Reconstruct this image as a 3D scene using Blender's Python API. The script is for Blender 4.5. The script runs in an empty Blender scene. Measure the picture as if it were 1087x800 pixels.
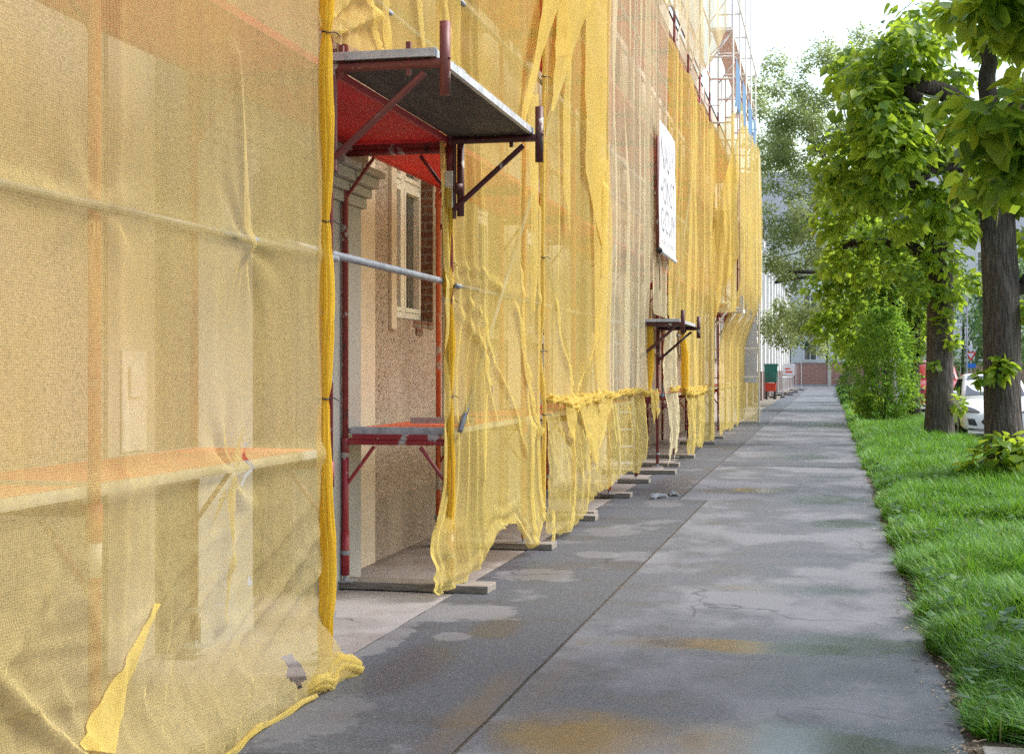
import bpy, math, random
import numpy as np
from mathutils import Vector, Matrix
random.seed(7); rng = np.random.default_rng(7)
PI = math.pi; R = math.radians
scene = bpy.context.scene
COL = scene.collection

# ------------------------------------------------------------------ camera
F = 1520.0; YAW = math.atan(336.5/F); EYE = 1.6
cam = bpy.data.cameras.new('camera'); co = bpy.data.objects.new('camera', cam); COL.objects.link(co)
co.location = (0, 0, EYE); co.rotation_euler = (R(90), 0, YAW)
cam.sensor_width = 36; cam.lens = F/1087*36; cam.shift_y = -8/1087
cam.clip_start = 0.05; cam.clip_end = 3000
scene.camera = co

def at(px, py, X=None, Y=None):
    """photo pixel -> point on a plane of the street (X across, Y along)"""
    t = math.tan(math.atan((px-543.5)/F) - YAW)
    if Y is None: Y = X/t
    else: X = Y*t
    D = Y*math.cos(YAW) - X*math.sin(YAW)
    return Vector((X, Y, EYE + (392-py)/F*D))

# ------------------------------------------------------------------ noise
def _hash(ix, iy, seed):
    h = (ix.astype(np.int64)*374761393 + iy.astype(np.int64)*668265263 + seed*974634777) & 0xffffffff
    h = ((h ^ (h >> 13))*1274126177) & 0xffffffff
    h = h ^ (h >> 16)
    return (h & 0xffff)/32767.5 - 1.0
def vn(x, y, seed=0):
    x = np.asarray(x, float); y = np.asarray(y, float)
    x, y = np.broadcast_arrays(x, y)
    ix = np.floor(x); iy = np.floor(y); fx = x-ix; fy = y-iy
    fx = fx*fx*fx*(fx*(fx*6-15)+10); fy = fy*fy*fy*(fy*(fy*6-15)+10)
    ix = ix.astype(np.int64); iy = iy.astype(np.int64)
    a = _hash(ix, iy, seed); b = _hash(ix+1, iy, seed); c = _hash(ix, iy+1, seed); d = _hash(ix+1, iy+1, seed)
    return (a*(1-fx)+b*fx)*(1-fy) + (c*(1-fx)+d*fx)*fy
def fbm(x, y, seed=0, o=3):
    s = 0; a = 1; t = 0
    for k in range(o):
        s = s + a*vn(x*2**k, y*2**k, seed+k*17); t += a; a *= .5
    return s/t
def sstep(a, b, x):
    t = np.clip((np.asarray(x, float)-a)/(b-a), 0, 1); return t*t*(3-2*t)

# ------------------------------------------------------------------ mesh helpers
class MB:
    def __init__(s): s.v = []; s.f = []
    def add(s, vs, fs):
        b = len(s.v); s.v.extend(tuple(v) for v in vs); s.f.extend(tuple(i+b for i in f) for f in fs); return s
    def box(s, x0, x1, y0, y1, z0, z1, M=None, ch=0.0):
        if ch <= 0:
            vs = [(x0,y0,z0),(x1,y0,z0),(x1,y1,z0),(x0,y1,z0),(x0,y0,z1),(x1,y0,z1),(x1,y1,z1),(x0,y1,z1)]
            fs = [(3,2,1,0),(4,5,6,7),(0,1,5,4),(1,2,6,5),(2,3,7,6),(3,0,4,7)]
        else:
            import bmesh
            bm = bmesh.new(); bmesh.ops.create_cube(bm, size=1)
            for v in bm.verts:
                v.co = ((x0+x1)/2+v.co.x*(x1-x0), (y0+y1)/2+v.co.y*(y1-y0), (z0+z1)/2+v.co.z*(z1-z0))
            bmesh.ops.bevel(bm, geom=bm.edges[:], offset=ch, segments=2, affect='EDGES', profile=.6)
            bm.verts.index_update()
            vs = [v.co.copy() for v in bm.verts]; fs = [tuple(v.index for v in f.verts) for f in bm.faces]; bm.free()
        if M is not None: vs = [M @ Vector(v) for v in vs]
        return s.add(vs, fs)
    def tube(s, pts, rad, n=10, cap=True, ridge=0.0, nr=7, seed=0):
        pts = [Vector(p) for p in pts]; m = len(pts)
        if not hasattr(rad, '__len__'): rad = [rad]*m
        t0 = (pts[1]-pts[0]).normalized()
        up = Vector((0,0,1)) if abs(t0.z) < .9 else Vector((1,0,0))
        nrm = (up - t0*up.dot(t0)).normalized()
        vs = []; fs = []
        for i, p in enumerate(pts):
            t = (pts[min(i+1,m-1)]-pts[max(i-1,0)]).normalized()
            nrm = (nrm - t*nrm.dot(t)).normalized(); b = t.cross(nrm)
            for k in range(n):
                a = 2*PI*k/n; r = rad[i]
                if ridge: r *= 1 + ridge*math.sin(nr*a + 1.3*math.sin(i*.25+seed)) + ridge*.6*math.sin((nr*2+1)*a+seed+i*.1)
                vs.append(p + (nrm*math.cos(a)+b*math.sin(a))*r)
        for i in range(m-1):
            for k in range(n):
                k2 = (k+1) % n; fs.append((i*n+k, i*n+k2, (i+1)*n+k2, (i+1)*n+k))
        if cap: fs.append(tuple(range(n-1,-1,-1))); fs.append(tuple((m-1)*n+k for k in range(n)))
        return s.add(vs, fs)
    def prism(s, poly, z0, z1, M=None):
        n = len(poly)
        vs = [(x,y,z0) for x,y in poly]+[(x,y,z1) for x,y in poly]
        fs = [tuple(range(n-1,-1,-1)), tuple(range(n,2*n))]+[(i,(i+1)%n,n+(i+1)%n,n+i) for i in range(n)]
        if M is not None: vs = [M @ Vector(v) for v in vs]
        return s.add(vs, fs)
    def quad(s, a, b, c, d): return s.add([a,b,c,d], [(0,1,2,3)])
    def build(s, name, m=None, parent=None, smooth=False):
        me = bpy.data.meshes.new(name); me.from_pydata([tuple(v) for v in s.v], [], s.f); me.update()
        return link(name, me, m, parent, smooth)
def link(name, me, m=None, parent=None, smooth=False):
    o = bpy.data.objects.new(name, me); COL.objects.link(o)
    if m is not None:
        for q in (m if isinstance(m, (list, tuple)) else [m]): me.materials.append(q)
    if smooth: me.polygons.foreach_set('use_smooth', [True]*len(me.polygons))
    if parent is not None:
        o.parent = parent
        o.matrix_parent_inverse = Matrix.Translation(-Vector(parent.location)) if not any(parent.rotation_euler) else parent.matrix_basis.inverted()
    return o
def npmesh(name, V, Fq, m=None, parent=None, uv=None, smooth=False, tri=False):
    k = Fq.shape[1]
    me = bpy.data.meshes.new(name)
    me.vertices.add(len(V)); me.vertices.foreach_set('co', np.ascontiguousarray(V, np.float32).ravel())
    me.loops.add(Fq.size); me.loops.foreach_set('vertex_index', np.ascontiguousarray(Fq, np.int32).ravel())
    me.polygons.add(len(Fq)); me.polygons.foreach_set('loop_start', np.arange(0, Fq.size, k, dtype=np.int32))
    me.polygons.foreach_set('loop_total', np.full(len(Fq), k, np.int32))
    if uv is not None:
        l = me.uv_layers.new(name='UVMap'); l.data.foreach_set('uv', np.ascontiguousarray(uv[Fq.ravel()], np.float32).ravel())
    me.update(calc_edges=True); me.validate()
    return link(name, me, m, parent, smooth)
def tag(o, label=None, cat=None, group=None, kind=None):
    if label: o['label'] = label
    if cat: o['category'] = cat
    if group: o['group'] = group
    if kind: o['kind'] = kind
    return o
def empty(name, loc=(0,0,0), rz=0, label=None, cat=None, group=None):
    o = bpy.data.objects.new(name, None); COL.objects.link(o); o.location = loc; o.rotation_euler = (0,0,rz)
    o.empty_display_size = .1
    return tag(o, label, cat, group)
def inst(src, M, parent):
    """a copy of a part mesh placed by a matrix (world), under a thing"""
    o = src.copy(); COL.objects.link(o); o.parent = parent
    o.matrix_parent_inverse = Matrix.Translation(-Vector(parent.location)); o.matrix_basis = M
    return o

# ------------------------------------------------------------------ materials
class NT:
    def __init__(s, m): s.t = m.node_tree; s.n = s.t.nodes; s.l = s.t.links
    def __call__(s, typ, ins=None, **kw):
        nd = s.n.new(typ)
        for k, v in kw.items(): setattr(nd, k, v)
        for k, v in (ins or {}).items():
            if hasattr(v, 'is_linked') or isinstance(v, bpy.types.NodeSocket): s.l.new(v, nd.inputs[k])
            else: nd.inputs[k].default_value = v
        return nd
    def math(s, op, a, b=0.0, c=None, clamp=False):
        nd = s.n.new('ShaderNodeMath'); nd.operation = op; nd.use_clamp = clamp
        for i, v in enumerate((a, b) if c is None else (a, b, c)):
            if isinstance(v, bpy.types.NodeSocket): s.l.new(v, nd.inputs[i])
            else: nd.inputs[i].default_value = v
        return nd.outputs[0]
    def mix(s, fac, a, b, blend='MIX'):
        nd = s.n.new('ShaderNodeMix'); nd.data_type = 'RGBA'; nd.blend_type = blend
        for i, v in ((0, fac), (6, a), (7, b)):
            if isinstance(v, bpy.types.NodeSocket): s.l.new(v, nd.inputs[i])
            else: nd.inputs[i].default_value = v if i == 0 else (*v[:3], 1)
        return nd.outputs[2]
    def ramp(s, fac, stops):
        nd = s.n.new('ShaderNodeValToRGB'); s.l.new(fac, nd.inputs[0])
        e = nd.color_ramp.elements
        while len(e) < len(stops): e.new(.5)
        for q, (p, c) in zip(e, stops): q.position = p; q.color = (*c[:3], 1) if hasattr(c, '__len__') else (c, c, c, 1)
        return nd.outputs[0]
    def noise(s, vec, scale, detail=4, rough=.55, out='Fac'):
        nd = s.n.new('ShaderNodeTexNoise'); nd.inputs['Scale'].default_value = scale; nd.inputs['Detail'].default_value = detail
        nd.inputs['Roughness'].default_value = rough
        if vec is not None: s.l.new(vec, nd.inputs['Vector'])
        return nd.outputs[out]
    def coord(s, out='Object'): return s.n.new('ShaderNodeTexCoord').outputs[out]
    def pos(s): return s.n.new('ShaderNodeNewGeometry').outputs['Position']
    def mapv(s, vec, scale=(1,1,1), rot=(0,0,0), loc=(0,0,0)):
        nd = s.n.new('ShaderNodeMapping'); s.l.new(vec, nd.inputs[0]); nd.inputs['Scale'].default_value = scale
        nd.inputs['Rotation'].default_value = rot; nd.inputs['Location'].default_value = loc
        return nd.outputs[0]
def newmat(name):
    m = bpy.data.materials.new(name); m.use_nodes = True; t = NT(m)
    b = t.n['Principled BSDF']; return m, t, b
def setin(t, nd, k, v):
    if isinstance(v, bpy.types.NodeSocket): t.l.new(v, nd.inputs[k])
    else: nd.inputs[k].default_value = v if not (hasattr(v, '__len__') and len(v) == 3) else (*v, 1)
def bump(t, b, h, strength=.3, dist=.01):
    nd = t('ShaderNodeBump', {'Strength': strength, 'Distance': dist, 'Height': h}); t.l.new(nd.outputs[0], b.inputs['Normal'])

def mat_plain(name, c, c2=None, rough=.6, scale=3.0, metal=0.0, bmp=.15, fine=60, spec=.5):
    m, t, b = newmat(name); v = t.pos()
    c2 = c2 or tuple(x*.7 for x in c)
    n1 = t.noise(v, scale, 5); n2 = t.noise(v, fine, 3)
    f = t.math('ADD', t.math('MULTIPLY', n1, .7), t.math('MULTIPLY', n2, .3))
    col = t.ramp(f, [(.32, c2), (.62, c)])
    setin(t, b, 'Base Color', col); b.inputs['Metallic'].default_value = metal
    setin(t, b, 'Roughness', t.math('ADD', rough-.08, t.math('MULTIPLY', n1, .16)))
    b.inputs['Specular IOR Level'].default_value = spec
    if bmp: bump(t, b, n2, bmp, .004)
    return m
M = {}
M['red_paint'] = None
def mat_paint(name, c, chip, chipc, rough=.5, sc=9):
    m, t, b = newmat(name); v = t.pos()
    n = t.noise(t.mapv(v, (1,1,.6)), sc, 6, .65); n2 = t.noise(v, 40, 3)
    base = t.mix(n2, tuple(x*.75 for x in c), tuple(min(1, x*1.2) for x in c))
    k = t.ramp(n, [(chip, 0.0), (chip+.03, 1.0)])
    k2 = t.ramp(t.noise(v, sc*.6, 5, .6), [(.61, 0.0), (.64, .9)])
    base = t.mix(k, base, chipc); base = t.mix(k2, base, (.45,.42,.4))
    setin(t, b, 'Base Color', base); b.inputs['Roughness'].default_value = rough
    bump(t, b, n, .2, .002)
    return m
M['red_post'] = mat_paint('red_post', (.22,.03,.028), .60, (.08,.03,.03))
M['red_bright'] = mat_paint('red_bright', (.30,.022,.03), .68, (.12,.03,.03), .38)
M['dark_post'] = mat_paint('dark_post', (.09,.022,.022), .60, (.05,.03,.03))
M['rust_plate'] = mat_paint('rust_plate', (.17,.045,.04), .60, (.09,.04,.035))
M['deck_red'] = mat_plain('deck_red', (.72,.020,.026), (.56,.014,.02), .6, 3)
M['deck_orange'] = mat_plain('deck_orange', (.60,.13,.06), (.45,.09,.05), .6, 4)
M['steel'] = mat_plain('galvanised_steel', (.36,.38,.42), (.22,.24,.28), .5, 8, .5)
M['steel_white'] = mat_plain('spattered_steel', (.55,.56,.6), (.3,.32,.36), .5, 14, .4)
M['tube_grey'] = mat_plain('grey_tube', (.26,.28,.32), (.14,.15,.18), .5, 10, .3)
M['red_edge'] = mat_plain('red_channel', (.50,.05,.06), (.38,.035,.04), .5, 6)
M['red_post_lit'] = mat_paint('red_post_lit', (.55,.12,.045), .68, (.32,.08,.04))  # lit copy of the red post, light behind the net painted in
M['sticker'] = mat_plain('white_sticker', (.78,.77,.72), (.66,.65,.6), .5, 8)
M['black'] = mat_plain('black_plastic', (.02,.02,.022), (.012,.012,.013), .5, 8)
M['white_pvc'] = mat_plain('white_window_plastic', (.86,.86,.86), (.78,.78,.78), .35, 4, bmp=0)
M['cream'] = mat_plain('cream_render', (.62,.55,.47), (.53,.46,.39), .85, 2)
M['pale'] = mat_plain('pale_render', (.54,.50,.43), (.46,.42,.35), .85, 1.2)
M['grey_stone'] = mat_plain('grey_stone', (.35,.35,.345), (.29,.29,.285), .8, 1.5)
M['pinkgrey'] = mat_plain('pink_concrete', (.34,.28,.26), (.22,.19,.18), .85, 2.2)
M['white_wall'] = mat_plain('white_plaster', (.74,.74,.73), (.64,.64,.63), .8, .6)
M['facade_white'] = mat_plain('far_plaster', (.66,.67,.65), (.58,.59,.57), .8, .3)
M['slate'] = mat_plain('slate_roof', (.30,.31,.34), (.22,.23,.25), .7, 1.5)
M['tile_roof'] = mat_plain('clay_tiles', (.22,.10,.07), (.14,.07,.05), .8, 3)
M['door_dark'] = mat_plain('dark_door', (.09,.085,.05), (.05,.05,.03), .5, 3)
M['door_grey'] = mat_plain('grey_door', (.13,.15,.16), (.09,.10,.11), .5, 2)
M['tarp_white'] = mat_plain('white_tarpaulin', (.64,.64,.67), (.54,.54,.57), .6, 2)
M['tarp_blue'] = mat_plain('blue_tarpaulin', (.010,.13,.32), (.006,.085,.23), .45, 3)
M['green_skip'] = mat_plain('green_paint', (.01,.16,.13), (.008,.11,.09), .5, 3)
M['orange_bin'] = mat_plain('orange_red_plastic', (.65,.06,.03), (.5,.05,.025), .5, 3)
M['kerb'] = mat_plain('kerb_stone', (.30,.29,.27), (.19,.18,.17), .85, 6)
M['intercom'] = mat_plain('worn_notice', (.72,.70,.68), (.50,.48,.44), .6, 12)

def mat_board():
    m, t, b = newmat('weathered_wood'); v = t.pos()
    n = t.noise(t.mapv(v, (3, 40, 40)), 2.0, 6, .65)
    col = t.ramp(n, [(.3, (.10,.085,.07)), (.5, (.25,.22,.185)), (.72, (.40,.36,.31))])
    big = t.noise(v, 3, 3); col = t.mix(t.math('MULTIPLY', big, .45), col, (.10,.085,.075))
    setin(t, b, 'Base Color', col); b.inputs['Roughness'].default_value = .85; bump(t, b, n, .6, .006); return m
M['board'] = mat_board()
def mat_ply():
    m, t, b = newmat('dirty_plywood'); v = t.pos()
    n = t.noise(t.mapv(v, (7, 1.2, 4)), 1.6, 8, .7); n2 = t.noise(v, 9, 6, .7)
    col = t.ramp(n, [(.28, (.030,.024,.021)), (.5, (.075,.058,.05)), (.74, (.135,.11,.095))])
    col = t.mix(t.ramp(n2, [(.5, 0.0), (.75, .6)]), col, (.05,.038,.033))
    setin(t, b, 'Base Color', col); b.inputs['Roughness'].default_value = .8; bump(t, b, n2, .4, .01); return m
M['ply'] = mat_ply()

def mat_pebble():
    """pebbledash with a darker damp dado"""
    m, t, b = newmat('pebbledash'); v = t.pos()
    vo = t('ShaderNodeTexVoronoi', {'Vector': v, 'Scale': 62.0}, feature='F1'); d = vo.outputs['Distance']; c = t('ShaderNodeSeparateColor', {0: vo.outputs['Color']}).outputs[0]
    col = t.ramp(c, [(.0, (.24,.18,.15)), (.3, (.44,.35,.30)), (.6, (.53,.43,.37)), (1.0, (.62,.54,.48))])
    sh = t.ramp(d, [(.3, 1.0), (.75, .45)])
    col = t.mix(1.0, col, sh, 'MULTIPLY')
    sep = t('ShaderNodeSeparateXYZ', {0: v})
    zz = t.math('ADD', sep.outputs[2], t.math('MULTIPLY', t.math('SUBTRACT', t.noise(v, 4, 3), .5), .05))
    damp = t.ramp(zz, [(.49, 1.0), (.53, 0.0)])
    col = t.mix(t.math('MULTIPLY', damp, .42), col, (.17,.145,.125))
    col = t.mix(t.math('MULTIPLY', t.ramp(t.noise(v, 1.3, 6, .65), [(.4, 0.0), (.7, 1.0)]), .45), col, (.52,.45,.40))
    col = t.mix(t.math('MULTIPLY', t.ramp(t.noise(t.mapv(v, (5,5,.7)), 1.2, 5, .6), [(.5, 0.0), (.75, 1.0)]), .35), col, (.22,.18,.155))
    setin(t, b, 'Base Color', col); b.inputs['Roughness'].default_value = .9; bump(t, b, d, .7, .012); return m
M['pebble'] = mat_pebble()
def mat_brick(name, c1, c2, mortar, scale=1.0, axis='YZ'):
    m, t, b = newmat(name); v = t.pos(); s = t('ShaderNodeSeparateXYZ', {0: v})
    a = s.outputs[1] if axis == 'YZ' else s.outputs[0]
    cv = t('ShaderNodeCombineXYZ', {0: a, 1: s.outputs[2], 2: 0.0}).outputs[0]
    br = t('ShaderNodeTexBrick', {'Vector': cv, 'Color1': (*c1,1), 'Color2': (*c2,1), 'Mortar': (*mortar,1), 'Scale': scale, 'Mortar Size': .012, 'Brick Width': .26, 'Row Height': .077, 'Bias': -.2})
    n = t.noise(v, 14, 5, .6)
    col = t.mix(t.math('MULTIPLY', n, .6), br.outputs[0], tuple(x*.5 for x in c1))
    setin(t, b, 'Base Color', col); b.inputs['Roughness'].default_value = .88
    h = t.math('SUBTRACT', n, t.math('MULTIPLY', br.outputs['Fac'], .8)); bump(t, b, h, .6, .012); return m
M['brick'] = mat_brick('old_brick', (.17,.075,.05), (.24,.11,.075), (.26,.22,.19), axis='XZ')
M['brick_red'] = mat_brick('red_brick_wall', (.40,.17,.125), (.48,.22,.17), (.44,.34,.30), scale=.34, axis='XZ')

def mat_glass(name, c=(.03,.035,.04), rough=.03):
    m, t, b = newmat(name); v = t.pos()
    n = t.noise(v, 1.5, 2)
    setin(t, b, 'Base Color', t.mix(n, c, tuple(x*1.7 for x in c))); b.inputs['Roughness'].default_value = rough
    b.inputs['Specular IOR Level'].default_value = .8; b.inputs['IOR'].default_value = 1.6; return m
M['glass'] = mat_glass('window_glass', (.05,.06,.065))
M['car_glass'] = mat_glass('car_glass', (.012,.016,.018), .02)

def mat_net(name, c, alpha, weave=.30, c2=None, tr=.5, dirt=.25, wv=1.0):
    m, t, b = newmat(name); t.n.remove(b)
    uv = t.n.new('ShaderNodeUVMap').outputs[0]; s = t('ShaderNodeSeparateXYZ', {0: uv})
    n_j = t.noise(uv, 25, 2); n_f = t.noise(t.mapv(uv, (1, .6, 1)), 150, 3, .7); n_m = t.noise(uv, 34, 4, .6); n_b = t.noise(uv, 1.7, 5, .6)
    jit = t.math('MULTIPLY', n_j, 7.0)
    wa = t.math('SINE', t.math('ADD', t.math('MULTIPLY', s.outputs[0], 2*PI/(.0118*wv)), jit))
    wb = t.math('SINE', t.math('ADD', t.math('MULTIPLY', s.outputs[1], 2*PI/(.0096*wv)), jit))
    w = t.math('ADD', t.math('MULTIPLY', wa, .55), t.math('MULTIPLY', wb, .45))
    a = t.math('ADD', alpha, t.math('MULTIPLY', w, weave*.5))
    a = t.math('ADD', a, t.math('MULTIPLY', t.math('SUBTRACT', n_f, .5), weave*2.6))
    a = t.math('ADD', a, t.math('MULTIPLY', t.math('SUBTRACT', n_m, .5), .34))
    a = t.math('ADD', a, t.math('MULTIPLY', t.math('SUBTRACT', n_b, .5), .28))
    a = t.math('MINIMUM', t.math('MAXIMUM', a, .12), .985)
    c2 = c2 or tuple(x*.72 for x in c)
    col = t.mix(t.ramp(n_b, [(.35, 0.0), (.68, 1.0)]), c, c2)
    col = t.mix(t.math('MULTIPLY', t.ramp(t.noise(t.mapv(uv, (1.0,.35,1)), 4.5, 6, .7), [(.5, 0.0), (.8, 1.0)]), dirt), col, (.50,.45,.28))
    col = t.mix(t.ramp(t.noise(uv, 21, 3, .5), [(.745, 0.0), (.765, .8)]), col, (.62,.58,.52))
    col = t.mix(t.math('MULTIPLY', n_f, .5), col, tuple(x*.55 for x in c))
    df = t('ShaderNodeBsdfDiffuse', {'Color': col, 'Roughness': .6}); tl = t('ShaderNodeBsdfTranslucent', {'Color': col})
    mx = t('ShaderNodeMixShader', {0: tr, 1: df.outputs[0], 2: tl.outputs[0]})
    tp = t('ShaderNodeBsdfTransparent')
    mx2 = t('ShaderNodeMixShader', {0: a, 1: tp.outputs[0], 2: mx.outputs[0]})
    bp = t('ShaderNodeBump', {'Strength': .35, 'Distance': .004, 'Height': t.math('ADD', n_m, t.math('MULTIPLY', w, .3))})
    t.l.new(bp.outputs[0], df.inputs['Normal']); t.l.new(bp.outputs[0], tl.inputs['Normal'])
    t.l.new(mx2.outputs[0], t.n['Material Output'].inputs[0])
    return m
M['net_dusty'] = mat_net('dusty_yellow_net', (.84,.69,.325), .65, .36, (.77,.62,.25), dirt=.3)
M['net_dusty_low'] = mat_net('dusty_yellow_net_low', (.82,.58,.15), .56, .30, (.72,.49,.11), dirt=.35)
M['net_yellow'] = mat_net('yellow_net', (.96,.79,.28), .64, .26, (.93,.73,.20), dirt=.06)
M['net_pale'] = mat_net('pale_net', (.96,.88,.60), .62, .24, (.93,.84,.52), dirt=.08)
M['net_low'] = mat_net('crumpled_yellow_net', (.96,.79,.28), .58, .3, (.93,.73,.20), dirt=.08)
M['net_roll'] = mat_net('gathered_yellow_net', (.95,.70,.10), .84, .30, (.91,.62,.06), tr=.5, dirt=.06)
M['net_roll_pale'] = mat_net('gathered_pale_net', (.95,.78,.26), .80, .30, (.92,.70,.18), tr=.5, dirt=.1)
# ------------------------------------------------------------------ ground materials
def mat_asphalt(name, dark, light, drycol, dry_lo, dry_hi, blobs=(), mud=(), scale=1.0, rough=.62, basewet=0.0, stains=()):
    m, t, b = newmat(name); v = t.pos()
    fine = t.noise(v, 260*scale, 2, .7); mid = t.noise(v, 38, 4, .6); big = t.noise(t.mapv(v, (1,.75,1)), .9, 6, .62); big2 = t.noise(t.mapv(v, (.6,1.5,1), loc=(3.1,7,0)), .8, 6, .6)
    col = t.mix(t.ramp(fine, [(.36, 0.0), (.64, 1.0)]), tuple(x*.75 for x in dark), tuple(x*1.15 for x in light))
    agg = t.noise(v, 80, 4, .8); col = t.mix(t.ramp(agg, [(.52, 0.0), (.64, .7)]), col, tuple(x*1.7 for x in light)); col = t.mix(t.ramp(agg, [(.36, .75), (.47, 0.0)]), col, tuple(x*.5 for x in dark))
    col = t.mix(t.math('MULTIPLY', mid, .35), col, tuple(x*.62 for x in dark))
    dry = t.ramp(t.math('ADD', big, t.math('MULTIPLY', t.math('SUBTRACT', mid, .5), .10)), [(dry_lo, 0.0), (dry_hi, 1.0)])
    drycol2 = t.mix(t.ramp(fine, [(.32, 0.0), (.62, 1.0)]), tuple(x*.66 for x in drycol), drycol)
    col = t.mix(t.math('MULTIPLY', dry, .78), col, drycol2)
    sm = None
    sd = t.math('MULTIPLY', t.math('SUBTRACT', t.noise(v, 3.4, 6, .65), .5), 1.9)
    for (cx, cy, rx, ry, s) in stains:
        q = t('ShaderNodeVectorMath', {0: v, 1: (cx, cy, 0)}, operation='SUBTRACT'); q = t('ShaderNodeVectorMath', {0: q.outputs[0], 1: (1/rx, 1/ry, 0)}, operation='MULTIPLY')
        l = t('ShaderNodeVectorMath', {0: q.outputs[0]}, operation='LENGTH').outputs['Value']
        k = t.math('MULTIPLY', t.ramp(t.math('ADD', l, sd), [(.80, 1.0), (.95, 0.0)]), s); sm = k if sm is None else t.math('MAXIMUM', sm, k)
    if sm is not None: col = t.mix(t.math('MULTIPLY', sm, .75), col, t.mix(fine, (.15,.145,.15), (.26,.25,.255)))
    ce = t('ShaderNodeTexVoronoi', {'Vector': t('ShaderNodeVectorMath', {0: v, 1: t('ShaderNodeVectorMath', {0: t('ShaderNodeTexNoise', {'Vector': v, 'Scale': 2.2, 'Detail': 6.0}).outputs['Color'], 1: (.5,.5,.5)}, operation='MULTIPLY').outputs[0]}, operation='ADD').outputs[0], 'Scale': .42}, feature='DISTANCE_TO_EDGE').outputs['Distance']
    ck = t.math('MULTIPLY', t.ramp(ce, [(.0015, 1.0), (.006, 0.0)]), t.ramp(t.noise(v, .7, 3), [(.5, 0.0), (.6, .75)]))
    col = t.mix(ck, col, (.016,.015,.015))
    # pale grit and specks
    speck = t.ramp(t.noise(v, 75, 2, .5), [(.70, 0.0), (.74, 1.0)])
    col = t.mix(t.math('MULTIPLY', speck, .55), col, (.42,.41,.39))
    wetn = t.ramp(big2, [(.47, 0.0), (.60, .5)])
    wetn = t.math('MULTIPLY', wetn, t.math('SUBTRACT', 1.0, t.math('MULTIPLY', dry, .9)))
    wet = t.math('ADD', wetn, basewet)
    dist = t.math('MULTIPLY', t.math('SUBTRACT', t.noise(v, 2.6, 5, .6), .5), 1.0)
    pud = None
    for (cx, cy, rx, ry, s) in blobs:
        q = t('ShaderNodeVectorMath', {0: v, 1: (cx, cy, 0)}, operation='SUBTRACT'); q = t('ShaderNodeVectorMath', {0: q.outputs[0], 1: (1/rx, 1/ry, 0)}, operation='MULTIPLY')
        l = t('ShaderNodeVectorMath', {0: q.outputs[0]}, operation='LENGTH').outputs['Value']
        k = t.math('MULTIPLY', t.ramp(t.math('ADD', l, dist), [(.50, 1.0), (1.0, 0.0)]), s)
        pud = k if pud is None else t.math('MAXIMUM', pud, k)
    if pud is not None: wet = t.math('MAXIMUM', wet, pud)
    wet = t.math('MINIMUM', wet, 1.0)
    col = t.mix(t.math('MULTIPLY', wet, .35), col, tuple(x*.5 for x in dark))
    md = None
    for (cx, cy, rx, ry, s) in mud:
        q = t('ShaderNodeVectorMath', {0: v, 1: (cx, cy, 0)}, operation='SUBTRACT'); q = t('ShaderNodeVectorMath', {0: q.outputs[0], 1: (1/rx, 1/ry, 0)}, operation='MULTIPLY')
        l = t('ShaderNodeVectorMath', {0: q.outputs[0]}, operation='LENGTH').outputs['Value']
        k = t.math('MULTIPLY', t.ramp(t.math('ADD', l, t.math('MULTIPLY', dist, .8)), [(.25, 1.0), (1.0, 0.0)]), s)
        md = k if md is None else t.math('MAXIMUM', md, k)
    if md is not None: col = t.mix(md, col, (.13,.085,.04))
    setin(t, b, 'Base Color', col)
    setin(t, b, 'Roughness', t.math('ADD', rough, t.math('MULTIPLY', wet, -(rough-.17))))
    h = t.math('MULTIPLY', t.math('ADD', fine, t.math('MULTIPLY', mid, .5)), t.math('SUBTRACT', 1.0, t.math('MULTIPLY', wet, .985)))
    bump(t, b, h, .5, .0022)
    return m
BL = [(-1.02, 6.1, .5, .65, .9), (-.15, 6.05, .95, .75, 1.0), (-.35, 8.35, 1.15, .34, 1.0), (.1, 8.6, .6, .4, .8), (-.3, 10.6, .9, .3, .7), (0.1, 15.2, .6, .7, .8), (-.85, 19.2, .62, .55, 1.0), (-.1, 18.0, .8, 1.1, .75), (-.3, 12.6, .9, .3, .45), (-.6, 27, 1.0, 2.0, .7), (-.2, 42, .9, 3, .7), (-1.0, 60, 1.2, 6, .6)]
M['asphalt'] = mat_asphalt('worn_asphalt', (.054,.059,.070), (.105,.111,.128), (.180,.183,.205), .46, .57, BL, [(-1.05, 6.15, .42, .65, .5), (-1.40, 7.2, .13, 1.2, .25), (-.9, 19.1, .5, .3, .3)])
M['asphalt_patch'] = mat_asphalt('newer_asphalt', (.042,.047,.057), (.085,.092,.108), (.150,.151,.168), .58, .63, [(-2.2, 7.4, .25, 1.0, .5), (-2.0, 8.6, .22, .5, .6), (-2.1, 20, .4, 2.5, .45), (-2.2, 11.0, .3, .7, .4)], [(-1.62, 6.6, .14, 1.1, .45)], stains=[(-2.5, 9.1, .6, .40, .8), (-2.62, 8.2, .18, 1.0, .75), (-2.2, 8.25, .13, .16, .7), (-2.2, 10.9, .35, .4, .6), (-1.95, 12.2, .2, .3, .5), (-2.1, 14, .3, .5, .4), (-2.3, 6.2, .25, .5, .35), (-1.9, 17, .25, .5, .4)])
M['road'] = mat_asphalt('road_asphalt', (.07,.07,.075), (.12,.12,.125), (.18,.178,.185), .5, .6)
M['strip'] = mat_asphalt('pink_concrete_strip', (.17,.145,.135), (.27,.235,.222), (.32,.30,.295), .47, .55, [(-3.1, 11.6, .5, 1.0, .5), (-2.9, 8.6, .3, .3, .4)], (), .5, .85)
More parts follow.
